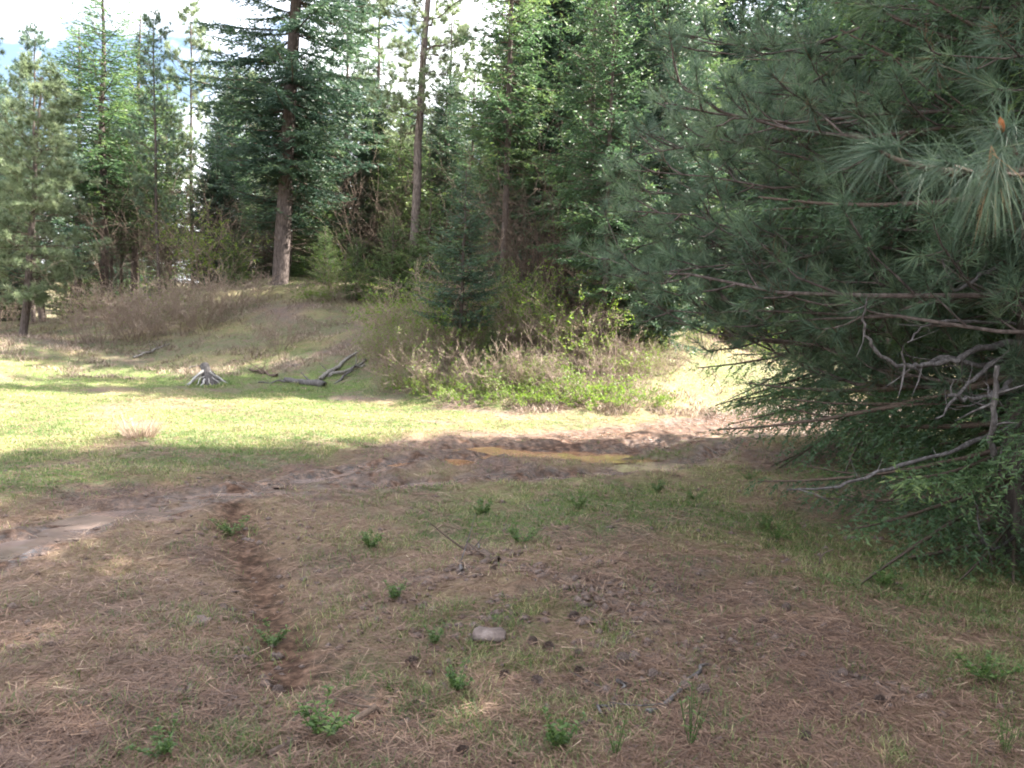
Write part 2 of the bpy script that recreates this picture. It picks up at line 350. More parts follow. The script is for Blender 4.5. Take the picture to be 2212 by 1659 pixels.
def ground_mat():
    m_, t, N, L = mat_new('forest_floor')
    tcx = N.new('ShaderNodeTexCoord')
    def noise(scale, detail=5, rough=0.6, sc3=None):
        nz = N.new('ShaderNodeTexNoise'); nz.inputs['Scale'].default_value = scale; nz.inputs['Detail'].default_value = detail; nz.inputs['Roughness'].default_value = rough
        if sc3:
            mpx = N.new('ShaderNodeMapping'); mpx.inputs['Scale'].default_value = sc3; L.new(tcx.outputs['Object'], mpx.inputs[0]); L.new(mpx.outputs[0], nz.inputs[0])
        else: L.new(tcx.outputs['Object'], nz.inputs[0])
        return nz
    def attr(nm):
        a = N.new('ShaderNodeAttribute'); a.attribute_name = nm; return a.outputs['Fac']
    def mix(f, a, b):
        x = N.new('ShaderNodeMix'); x.data_type = 'RGBA'; L.new(f, x.inputs[0]); L.new(a, x.inputs['A']); L.new(b, x.inputs['B']); return x.outputs['Result']
    def math_(op, a, b):
        x = N.new('ShaderNodeMath'); x.operation = op
        for i, q in enumerate((a, b)):
            if isinstance(q, (int, float)): x.inputs[i].default_value = q
            else: L.new(q, x.inputs[i])
        x.use_clamp = True
        return x.outputs[0]
    fine = noise(55, 6, 0.7); med = noise(6, 5); big = noise(0.7, 4)
    lit = ramp(N, [(0.3, (0.05, 0.035, 0.03)), (0.46, (0.125, 0.086, 0.07)), (0.6, (0.2, 0.14, 0.113)), (0.75, (0.33, 0.235, 0.18))]); L.new(fine.outputs[0], lit.inputs[0])
    lit2 = ramp(N, [(0.3, (0.055, 0.043, 0.04)), (0.7, (0.2, 0.155, 0.14))]); L.new(fine.outputs[0], lit2.inputs[0])
    base = mix(ramp_out(N, L, med.outputs[0], 0.42, 0.6), lit.outputs[0], lit2.outputs[0])
    st = ramp(N, [(0.3, (0.17, 0.12, 0.06)), (0.7, (0.40, 0.31, 0.18))]); L.new(fine.outputs[0], st.inputs[0])
    base = mix(math_('MULTIPLY', attr('straw'), 0.55), base, st.outputs[0])
    gr = ramp(N, [(0.3, (0.04, 0.065, 0.02)), (0.5, (0.10, 0.14, 0.042)), (0.72, (0.22, 0.23, 0.10))]); L.new(fine.outputs[0], gr.inputs[0])
    gf = math_('MULTIPLY', attr('green'), ramp_out(N, L, med.outputs[0], 0.3, 0.55))
    base = mix(gf, base, gr.outputs[0])
    md = ramp(N, [(0.34, (0.028, 0.016, 0.011)), (0.5, (0.078, 0.045, 0.031)), (0.66, (0.19, 0.115, 0.08))]); L.new(noise(14, 6, 0.6).outputs[0], md.inputs[0])
    base = mix(attr('mud'), base, md.outputs[0])
    p_ = N.new('ShaderNodeBsdfPrincipled'); L.new(base, p_.inputs['Base Color'])
    wet = math_('MULTIPLY', attr('wet'), ramp_out(N, L, noise(5, 3).outputs[0], 0.35, 0.55))
    rr = N.new('ShaderNodeMapRange'); rr.inputs['To Min'].default_value = 0.95; rr.inputs['To Max'].default_value = 0.22; L.new(wet, rr.inputs[0]); L.new(rr.outputs[0], p_.inputs['Roughness'])
    sp = N.new('ShaderNodeMapRange'); sp.inputs['To Min'].default_value = 0.1; sp.inputs['To Max'].default_value = 0.5; L.new(wet, sp.inputs[0]); L.new(sp.outputs[0], p_.inputs['Specular IOR Level'])
    b = N.new('ShaderNodeBump'); b.inputs['Strength'].default_value = 0.8; b.inputs['Distance'].default_value = 0.025; L.new(fine.outputs[0], b.inputs['Height'])
    b2 = N.new('ShaderNodeBump'); b2.inputs['Strength'].default_value = 0.7; b2.inputs['Distance'].default_value = 0.08; L.new(med.outputs[0], b2.inputs['Height']); L.new(b.outputs[0], b2.inputs['Normal'])
    L.new(b2.outputs[0], p_.inputs['Normal'])
    o = N.new('ShaderNodeOutputMaterial'); L.new(p_.outputs[0], o.inputs[0])
    return m_
def ramp_out(N, L, src, a, b):
    mr = N.new('ShaderNodeMapRange'); mr.interpolation_type = 'SMOOTHSTEP'; mr.inputs['From Min'].default_value = a; mr.inputs['From Max'].default_value = b
    L.new(src, mr.inputs[0]); return mr.outputs[0]
M['ground'] = ground_mat()

def water_mat(name, stops, rough):
    m_, t, N, L = mat_new(name)
    tcx = N.new('ShaderNodeTexCoord')
    nz = N.new('ShaderNodeTexNoise'); nz.inputs['Scale'].default_value = 2.2; nz.inputs['Detail'].default_value = 4; L.new(tcx.outputs['Object'], nz.inputs[0])
    r_ = ramp(N, stops); L.new(nz.outputs[0], r_.inputs[0])
    p_ = N.new('ShaderNodeBsdfPrincipled'); p_.inputs['Roughness'].default_value = rough; p_.inputs['IOR'].default_value = 1.33
    L.new(r_.outputs[0], p_.inputs['Base Color'])
    n2 = N.new('ShaderNodeTexNoise'); n2.inputs['Scale'].default_value = 9; L.new(tcx.outputs['Object'], n2.inputs[0])
    b = N.new('ShaderNodeBump'); b.inputs['Strength'].default_value = 0.12; b.inputs['Distance'].default_value = 0.02; L.new(n2.outputs[0], b.inputs['Height']); L.new(b.outputs[0], p_.inputs['Normal'])
    o = N.new('ShaderNodeOutputMaterial'); L.new(p_.outputs[0], o.inputs[0])
    return m_
M['water'] = water_mat('muddy_water', [(0.35, (0.17, 0.085, 0.042)), (0.65, (0.28, 0.155, 0.085))], 0.03)
M['wet'] = water_mat('grey_muddy_water', [(0.35, (0.11, 0.08, 0.07)), (0.65, (0.2, 0.145, 0.125))], 0.04)

# ------------------------------------------------------------------ the ground sheet
def axis(a, lo, hi, c, n):
    t = np.linspace(np.arcsinh((lo - c) / a), np.arcsinh((hi - c) / a), n); return c + a * np.sinh(t)
xs = axis(5.0, -500, 500, 0.0, 430); ys = axis(5.0, -120, 650, 6.0, 470)
X, Y = np.meshgrid(xs, ys)
Z = height(X, Y)
mud, green, straw = zones(X, Y)
wet = np.clip(mud * np.maximum(smooth(0.6, 0.2, np.minimum(dpoly(X, Y, RUT_A), dpoly(X, Y, RUT_C))), 0.8 * smooth(-2.5, -0.5, X) * smooth(0.8, 0.3, dpoly(X, Y, RUT_B))) * 1.2, 0, 1)
idx = np.arange(X.size).reshape(X.shape)
F = np.stack([idx[:-1, :-1], idx[:-1, 1:], idx[1:, 1:], idx[1:, :-1]], -1).reshape(-1, 4)
g = link('ground', mesh_from('ground', np.stack([X, Y, Z], -1), F, M['ground'], {'mud': mud.ravel(), 'green': green.ravel(), 'straw': straw.ravel(), 'wet': wet.ravel()}, True))
tag(g, 'brown needle strewn forest floor rising to a grassy bank behind the muddy track', kind='structure')

def level(x, y):
    return h0(x, y) + (fbm(x * 0.45, y * 0.45, 3, 3) - 0.5) * 0.22 * smooth(1, 6, np.hypot(x, y))
def puddle(P, hw, dz, mat, label):
    """sheet of water following the rut; the uneven ground makes its shoreline"""
    P = np.array(P, float); seg = np.r_[0, np.cumsum(np.hypot(*np.diff(P, axis=0).T))]; n = max(12, int(seg[-1] / 0.12)); k = 9
    t = np.linspace(0, seg[-1], n); C = np.stack([np.interp(t, seg, P[:, i]) for i in (0, 1)], 1)
    for _ in range(6): C[1:-1] = (C[:-2] + 2 * C[1:-1] + C[2:]) / 4
    T_ = norm(np.gradient(C, axis=0)); Nn = np.stack([-T_[:, 1], T_[:, 0]], 1)
    e = np.sqrt(np.clip(1 - (2 * t / seg[-1] - 1) ** 4, 0.0, 1)) * hw
    G = C[:, None] + Nn[:, None] * (e[:, None] * np.linspace(-1, 1, k))[..., None]
    zz = level(G[..., 0], G[..., 1]); zz = zz.mean(1, keepdims=True) + 0 * zz
    for _ in range(12): zz[1:-1] = (zz[:-2] + 2 * zz[1:-1] + zz[2:]) / 4
    V = np.concatenate([G, zz[..., None] + dz], -1); ix = np.arange(n * k).reshape(n, k)
    F = np.stack([ix[:-1, :-1], ix[1:, :-1], ix[1:, 1:], ix[:-1, 1:]], -1).reshape(-1, 4)
    tag(link('puddle', mesh_from('puddle', V, F, mat, None, True)), label, kind='structure')
fl = lambda L: [flat(*p) for p in L]
puddle(fl([(985, 985), (1080, 973), (1200, 968), (1420, 960)]), 0.7, -0.066, M['water'], 'long orange brown muddy puddle in the middle of the track')
puddle(fl([(830, 1010), (900, 1003), (1030, 994)]), 0.35, -0.05, M['water'], 'small orange puddle at the left end of the muddy track')
puddle(fl([(1290, 1015), (1400, 1000), (1480, 985)]), 0.4, -0.038, M['wet'], 'puddle glinting in the near rut by the grass')
puddle(fl([(-300, 1270), (0, 1188), (200, 1122), (380, 1090), (440, 1076), (520, 1056)]), 0.34, -0.04, M['wet'], 'shallow pale puddle in the rut on the left')
puddle(fl([(590, 1042), (700, 1026), (830, 1008)]), 0.28, -0.043, M['wet'], 'thin film of water along the rut between the puddles')
puddle(fl([(850, 1037), (1000, 1030), (1150, 1026), (1270, 1018)]), 0.24, -0.05, M['wet'], 'wet streak in the near rut below the orange puddle')
puddle(fl([(1440, 955), (1540, 938), (1620, 925)]), 0.3, -0.035, M['wet'], 'wet patch where the track bends')

# ------------------------------------------------------------------ conifers
def trunk_line(H, rng, lean=0.0, n=14, wob=0.06):
    z = np.linspace(0, H, n)
    x = np.cumsum(rng.normal(0, wob, n)) * 0.4; y = np.cumsum(rng.normal(0, wob, n)) * 0.4
    x -= x[0]; y -= y[0]
    return np.c_[x + z * lean, y, z]

def trunk_mesh(name, P, r0, mat, sides=12, tip=0.02):
    s = Soup(); n = len(P); t = np.linspace(0, 1, n)
    P = P.copy(); P[0, 2] -= 0.3
    P = np.vstack([P[:1], P[:1] + [0, 0, 0.42], P[1:]]); t = np.r_[t[0], 0.02, t[1:]]
    r = r0 * (1 - t) ** 0.8 + tip; r[0] *= 1.45
    s.tubes(P, r, sides)
    return s.mesh(name, mat, True)

def bare_twigs(s, P, zlo, zhi, n, rng, L0=0.9, r0=0.012, sub=5):
    """dead bare branches with a few side twigs"""
    z = rng.uniform(zlo, zhi, n); a = rng.uniform(0, 2 * math.pi, n); L_ = L0 * rng.uniform(0.4, 1.2, n)
    B = np.stack([np.interp(z, P[:, 2], P[:, 0]), np.interp(z, P[:, 2], P[:, 1]), z], 1)
    h = np.stack([np.cos(a), np.sin(a), np.zeros(n)], 1); e = rng.uniform(-0.35, 0.25, n)
    t = np.linspace(0, 1, 5)
    pts = B[:, None] + L_[:, None, None] * (h[:, None] * t[:, None] + np.array([0, 0, 1.0]) * (e[:, None, None] * t[:, None] + (rng.uniform(-0.1, 0.3, n))[:, None, None] * (t ** 2)[:, None]))
    pts += rng.normal(0, 0.03, pts.shape) * L_[:, None, None] * t[:, None]
    s.tubes(pts, r0 * (L_ / L0)[:, None] * np.linspace(1, 0.25, 5)[None], 3)
    k = rng.uniform(0.25, 0.95, (n, sub)); ii = k * 4; i0 = ii.astype(int); fr = (ii - i0)[..., None]
    b2 = pts[np.arange(n)[:, None], i0] * (1 - fr) + pts[np.arange(n)[:, None], np.minimum(i0 + 1, 4)] * fr
    d2 = norm(h[:, None] * 0.7 + rng.normal(0, 0.55, (n, sub, 3)))
    l2 = (L_[:, None] * rng.uniform(0.12, 0.42, (n, sub))).ravel()
    s.blades(b2.reshape(-1, 3), d2.reshape(-1, 3), l2, r0 * 0.9, rng=rng)

def fir_parts(seed, H, Rm, zb, r0, mats, dz=0.28, per=5, tw=0.10, sp=0.045, bl=0.075, bw=0.022, droop=0.3, lean=0.0, dead=40, gap=0.12, sweep=0.25, only=None, pw=0.85, sides=12, twl=0.42, hang=0.0):
    rng = np.random.default_rng(seed)
    P = trunk_line(H, rng, lean)
    tm = trunk_mesh('trunk', P, r0, M['bark'], sides)
    zz = np.arange(zb, H - 0.1, dz); zz = zz + rng.uniform(-0.4, 0.4, len(zz)) * dz
    lobe = 0.75 + 0.5 * rng.random(16)
    bz = []; ba = []; bL = []
    for z in zz:
        k = rng.integers(per - 1, per + 2)
        if z > H * 0.9: k = max(3, k - 2)
        a0 = rng.uniform(0, 6.28)
        for j in range(k):
            if rng.random() < gap: continue
            a = a0 + 6.283 * j / k + rng.normal(0, 0.25)
            f = (H - z) / (H - zb)
            low = min(1.0, 0.55 + (z - zb) / (0.18 * (H - zb) + 1e-6) * 0.45)
            L_ = (Rm * (f ** pw) * low * rng.uniform(0.6, 1.15) * (0.8 + 0.4 * lobe[int(z * 1.7) % 16]) + 0.14)
            if only is not None and not only(z, a % 6.283, L_): continue
            bz.append(z); ba.append(a); bL.append(L_)
    bz = np.array(bz); ba = np.array(ba); bL = np.array(bL); n = len(bz)
    f = (H - bz) / (H - zb)
    e0 = (0.55 - (0.55 + droop) * np.clip(f * 1.3, 0, 1)) + rng.normal(0, 0.08, n)
    cv = sweep * rng.uniform(0.5, 1.4, n)
    h = np.stack([np.cos(ba), np.sin(ba), np.zeros(n)], 1); sd_ = np.stack([-np.sin(ba), np.cos(ba), np.zeros(n)], 1)
    bend = rng.normal(0, 0.12, n)
    B = np.stack([np.interp(bz, P[:, 2], P[:, 0]), np.interp(bz, P[:, 2], P[:, 1]), bz], 1)
    def pos(i, t):
        return B[i] + bL[i][:, None] * (h[i] * t[:, None] + sd_[i] * (bend[i] * t ** 2)[:, None] + np.array([0, 0, 1.0]) * (e0[i] * t + cv[i] * t ** 2)[:, None])
    s = Soup(); t = np.linspace(0, 0.97, 6)
    ii = np.repeat(np.arange(n), 6)
    s.tubes(pos(ii, np.tile(t, n)).reshape(n, 6, 3), (0.006 + 0.011 * bL)[:, None] * np.linspace(1, 0.25, 6)[None], 3)
    bm = s.mesh('branches', M['twig'])
    # side twigs
    cnt = np.maximum(3, (bL / tw).astype(int)); bi = np.repeat(np.arange(n), cnt)
    off = np.concatenate([[0], np.cumsum(cnt)[:-1]]); k = np.arange(len(bi)) - np.repeat(off, cnt)
    t = 0.12 + 0.88 * (k + rng.uniform(0.1, 0.9, len(k))) / cnt[bi]
    p0 = pos(bi, t); p1 = pos(bi, t + 0.03); T = norm(p1 - p0)
    p0 = np.repeat(p0, 2, 0); T = np.repeat(T, 2, 0); bi2 = np.repeat(bi, 2); t2 = np.repeat(t, 2)
    sg = np.tile([1.0, -1.0], len(bi))
    keep = rng.random(len(bi2)) > 0.1; p0, T, bi2, t2, sg = p0[keep], T[keep], bi2[keep], t2[keep], sg[keep]
    D = norm(T * rng.uniform(0.45, 0.9, len(T))[:, None] + sd_[bi2] * sg[:, None] * 0.8 + np.stack([0 * t2, 0 * t2, rng.normal(-0.16 - hang, 0.16 + hang, len(t2))], 1))
    TL = np.clip(twl * bL[bi2] * (1.02 - t2) * rng.uniform(0.6, 1.2, len(t2)), 0.07, 0.75) + 0.05
    c2 = np.maximum(3, (TL / sp).astype(int)); ti = np.repeat(np.arange(len(TL)), c2)
    off = np.concatenate([[0], np.cumsum(c2)[:-1]]); k = np.arange(len(ti)) - np.repeat(off, c2)
    q = (k + rng.random(len(k))) / c2[ti]
    base = p0[ti] + D[ti] * (TL[ti] * q)[:, None]; base[:, 2] -= (TL[ti] * q ** 2 * 0.18)
    SD = norm(np.cross(D[ti], np.array([0, 0, 1.0])))
    sgn = rng.choice([-1.0, 1.0], len(ti))
    dd = norm(D[ti] * 0.75 + SD * (sgn * rng.uniform(0.3, 1.0, len(ti)))[:, None] + rng.normal(0, 0.28, (len(ti), 3)))
    s = Soup()
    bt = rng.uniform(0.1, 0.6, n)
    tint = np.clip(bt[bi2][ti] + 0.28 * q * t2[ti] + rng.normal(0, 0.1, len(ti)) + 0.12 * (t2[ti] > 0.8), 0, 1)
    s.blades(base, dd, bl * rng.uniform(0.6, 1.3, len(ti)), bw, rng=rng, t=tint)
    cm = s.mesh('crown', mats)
    dm = None
    if dead:
        s = Soup(); bare_twigs(s, P, 0.4, max(zb + 1.0, H * 0.5), dead, rng, L0=min(1.3, Rm * 0.6)); dm = s.mesh('dead_branches', M['twig'])
    return [('trunk', tm), ('branches', bm), ('crown', cm)] + ([('dead_branches', dm)] if dm else [])

def tuft_needles(s, C, D, K, L_, Wd, rng, spread=0.8, t=0.5, stem=0.06, tv=0.12, var=0.0):
    n = len(C); i = np.repeat(np.arange(n), K)
    q = rng.random(len(i)) ** 0.7
    b = C[i] - D[i] * (stem * (1 - q))[:, None]
    d = norm(D[i] * (0.25 + 0.75 * q)[:, None] + norm(rng.normal(size=(len(i), 3))) * spread)
    tt = np.clip(np.broadcast_to(t, (n,))[i] + rng.normal(0, tv, len(i)), 0, 1)
    s.blades(b, d, L_ * rng.uniform(0.75, 1.15, len(i)) * (1 + var * (rng.random(n)[i] * 1.6 - 1)), Wd, rng=rng, t=tt)

def limb_system(limbs, rng, wood, tufts, sub=0.3, l2=0.3, l3=0.14, r_base=0.03, up2=0.35, tw_len=0.2, sides=5):
    """limbs: list of (m,3) polylines; adds wood tubes and appends tuft positions/directions"""
    for Pm in limbs:
        seg = np.linalg.norm(np.diff(Pm, axis=0), axis=1); cum = np.r_[0, np.cumsum(seg)]; Lt = cum[-1]
        m_ = 9; tt = np.linspace(0, Lt, m_)
        Q = np.stack([np.interp(tt, cum, Pm[:, k]) for k in range(3)], 1)
        Q[1:] += rng.normal(0, 0.02, (m_ - 1, 3)) * min(Lt, 3)
        rb = r_base * (Lt / 4) ** 0.8
        wood.tubes(Q, rb * np.linspace(1, 0.18, m_), sides)
        ns = max(3, int(Lt / sub)); ts = (0.22 + 0.78 * (np.arange(ns) + rng.random(ns)) / ns)
        for j, t in enumerate(ts):
            x = t * (m_ - 1); i0 = min(int(x), m_ - 2); p = Q[i0] + (Q[i0 + 1] - Q[i0]) * (x - i0); T = norm(Q[i0 + 1] - Q[i0])
            sdv = norm(np.cross(T, [0, 0, 1.0])) * (1 if j % 2 else -1)
            L2 = (0.22 + l2 * Lt * (1.1 - t)) * rng.uniform(0.5, 1.15)
            d0 = norm(T * 0.7 + sdv * rng.uniform(0.4, 1.1) + np.array([0, 0, rng.normal(0.0, 0.35)]))
            q = np.linspace(0, 1, 5)[:, None]
            S2 = p + L2 * (d0 * q + np.array([0, 0, 1.0]) * up2 * rng.uniform(0.2, 1.3) * q ** 2) + rng.normal(0, 0.025, (5, 3)) * L2 * q
            wood.tubes(S2, np.linspace(0.35, 0.12, 5) * rb + 0.0015, 3)
            n3 = max(1, int(L2 / l3)); 
            for k in range(n3):
                y = (0.3 + 0.7 * (k + rng.random()) / n3) * 4; i1 = min(int(y), 3); p3 = S2[i1] + (S2[i1 + 1] - S2[i1]) * (y - i1)
                T3 = norm(S2[i1 + 1] - S2[i1]); d3 = norm(T3 * 0.6 + rng.normal(0, 0.6, 3) + np.array([0, 0, 0.35])); L3 = tw_len * rng.uniform(0.3, 1.0)
                e3 = p3 + d3 * L3
                wood.tubes(np.array([p3, (p3 + e3) / 2 - [0, 0, 0.01], e3]), np.array([0.1, 0.08, 0.06]) * rb + 0.001, 3)
                tufts.append((e3, d3))
            tufts.append((S2[-1], norm(S2[-1] - S2[-2])))
        tufts.append((Q[-1], norm(Q[-1] - Q[-2])))

def pine_parts(seed, H, Rm, zb, r0, mat, nl=60, K=26, nl_len=0.2, nw=0.012, lean=0.0, dead=30, bark='bark', wob=0.06, sub=0.4, l3=0.25, pw=0.6, trunk_tip=0.02, spread=0.85):
    rng = np.random.default_rng(seed); P = trunk_line(H, rng, lean, wob=wob)
    tm = trunk_mesh('trunk', P, r0, M[bark], 12, trunk_tip)
    limbs = []
    zs = zb + (H - zb) * (np.arange(nl) + rng.random(nl)) / nl
    lobe = 0.7 + 0.6 * rng.random(12)
    for z in zs:
        f = (H - z) / (H - zb); L_ = (Rm * min(1, f ** pw * 1.05) * (0.55 + 0.45 * min(1, (1 - f) * 4)) * rng.uniform(0.5, 1.15) * lobe[int(z * 1.3) % 12]) + 0.25
        a = rng.uniform(0, 6.283); e = 0.6 - 0.75 * f + rng.normal(0, 0.12)
        b = np.array([np.interp(z, P[:, 2], P[:, 0]), np.interp(z, P[:, 2], P[:, 1]), z])
        q = np.linspace(0, 1, 7)[:, None]
        limbs.append(b + L_ * (np.array([math.cos(a), math.sin(a), e]) * q + np.array([0, 0, 0.22]) * q ** 2 + np.array([-math.sin(a), math.cos(a), 0]) * rng.normal(0, .15) * q ** 2))
    wood = Soup(); tufts = []
    limb_system(limbs, rng, wood, tufts, sub=sub, l2=0.28, l3=l3, r_base=0.035 * (Rm / 2), tw_len=0.22, sides=4)
    bm = wood.mesh('branches', M['twig'])
    C = np.array([t[0] for t in tufts]); D = np.array([t[1] for t in tufts])
    s = Soup(); tuft_needles(s, C, D, K, nl_len, nw, rng, spread, t=rng.uniform(0.15, 0.85, len(C)))
    cm = s.mesh('crown', mat)
    out = [('trunk', tm), ('branches', bm), ('crown', cm)]
    if dead:
        s = Soup(); bare_twigs(s, P, 0.5, max(zb + 1, H * 0.5), dead, rng, L0=min(1.5, Rm * 0.7)); out.append(('dead_branches', s.mesh('dead_branches', M['twig'])))
    return out

PROTO = {}
def proto(k, H, parts): PROTO[k] = (H, parts)
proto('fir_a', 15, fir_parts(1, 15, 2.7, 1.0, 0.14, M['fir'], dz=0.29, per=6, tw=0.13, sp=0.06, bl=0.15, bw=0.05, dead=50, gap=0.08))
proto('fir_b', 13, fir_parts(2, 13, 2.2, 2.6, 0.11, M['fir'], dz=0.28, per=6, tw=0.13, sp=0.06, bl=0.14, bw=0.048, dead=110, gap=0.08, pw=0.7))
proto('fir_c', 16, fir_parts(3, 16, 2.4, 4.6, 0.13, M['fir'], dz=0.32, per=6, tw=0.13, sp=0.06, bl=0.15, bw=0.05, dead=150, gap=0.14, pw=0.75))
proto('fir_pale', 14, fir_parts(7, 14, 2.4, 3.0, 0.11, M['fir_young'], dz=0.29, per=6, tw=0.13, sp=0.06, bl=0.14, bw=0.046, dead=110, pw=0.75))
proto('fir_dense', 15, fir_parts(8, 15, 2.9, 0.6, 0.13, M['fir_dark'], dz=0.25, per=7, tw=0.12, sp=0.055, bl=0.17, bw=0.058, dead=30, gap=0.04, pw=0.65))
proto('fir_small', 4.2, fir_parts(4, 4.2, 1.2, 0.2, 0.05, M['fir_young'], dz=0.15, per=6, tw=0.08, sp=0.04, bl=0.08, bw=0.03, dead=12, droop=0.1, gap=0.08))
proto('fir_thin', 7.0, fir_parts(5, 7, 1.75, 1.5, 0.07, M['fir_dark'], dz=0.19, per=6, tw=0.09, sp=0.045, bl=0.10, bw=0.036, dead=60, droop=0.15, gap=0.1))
proto('pine_a', 8.5, pine_parts(11, 8.5, 1.9, 1.0, 0.10, M['pine_pale_sun_tone'], nl=120, K=42, nw=0.02, lean=0.02, wob=0.05, sub=0.28, l3=0.18))
proto('pine_b', 15, pine_parts(12, 15, 2.2, 4.2, 0.11, M['pine'], nl=95, K=28, nw=0.028, nl_len=0.25, dead=90, sub=0.34, l3=0.24))
proto('pine_c', 13, pine_parts(13, 13, 2.1, 2.4, 0.11, M['pine_pale_sun_tone'], nl=95, K=28, nw=0.028, nl_len=0.25, dead=110, sub=0.34, l3=0.24))

def plant(k, name, cat, label, p, height_m=None, rz=0, group=None, lean=(0, 0), sxy=1.0):
    H, parts = PROTO[k]; s_ = (height_m or H) / H
    o = thing(name, label, cat, p, 0, (s_ * sxy, s_ * sxy, s_), group, rot=(lean[0], lean[1], rz))
    for nm, me in parts: link(nm, me, o)
    return o
def gp(u, Y, v=700):
    r_ = ray(u, v); return ground(r_[0] * Y, Y)
def hgt(p, v, u):
    """height that reaches picture row v above the foot p"""
    z = CAM[2] + (ray(u, v)[2]) * p[1]; return z - p[2]

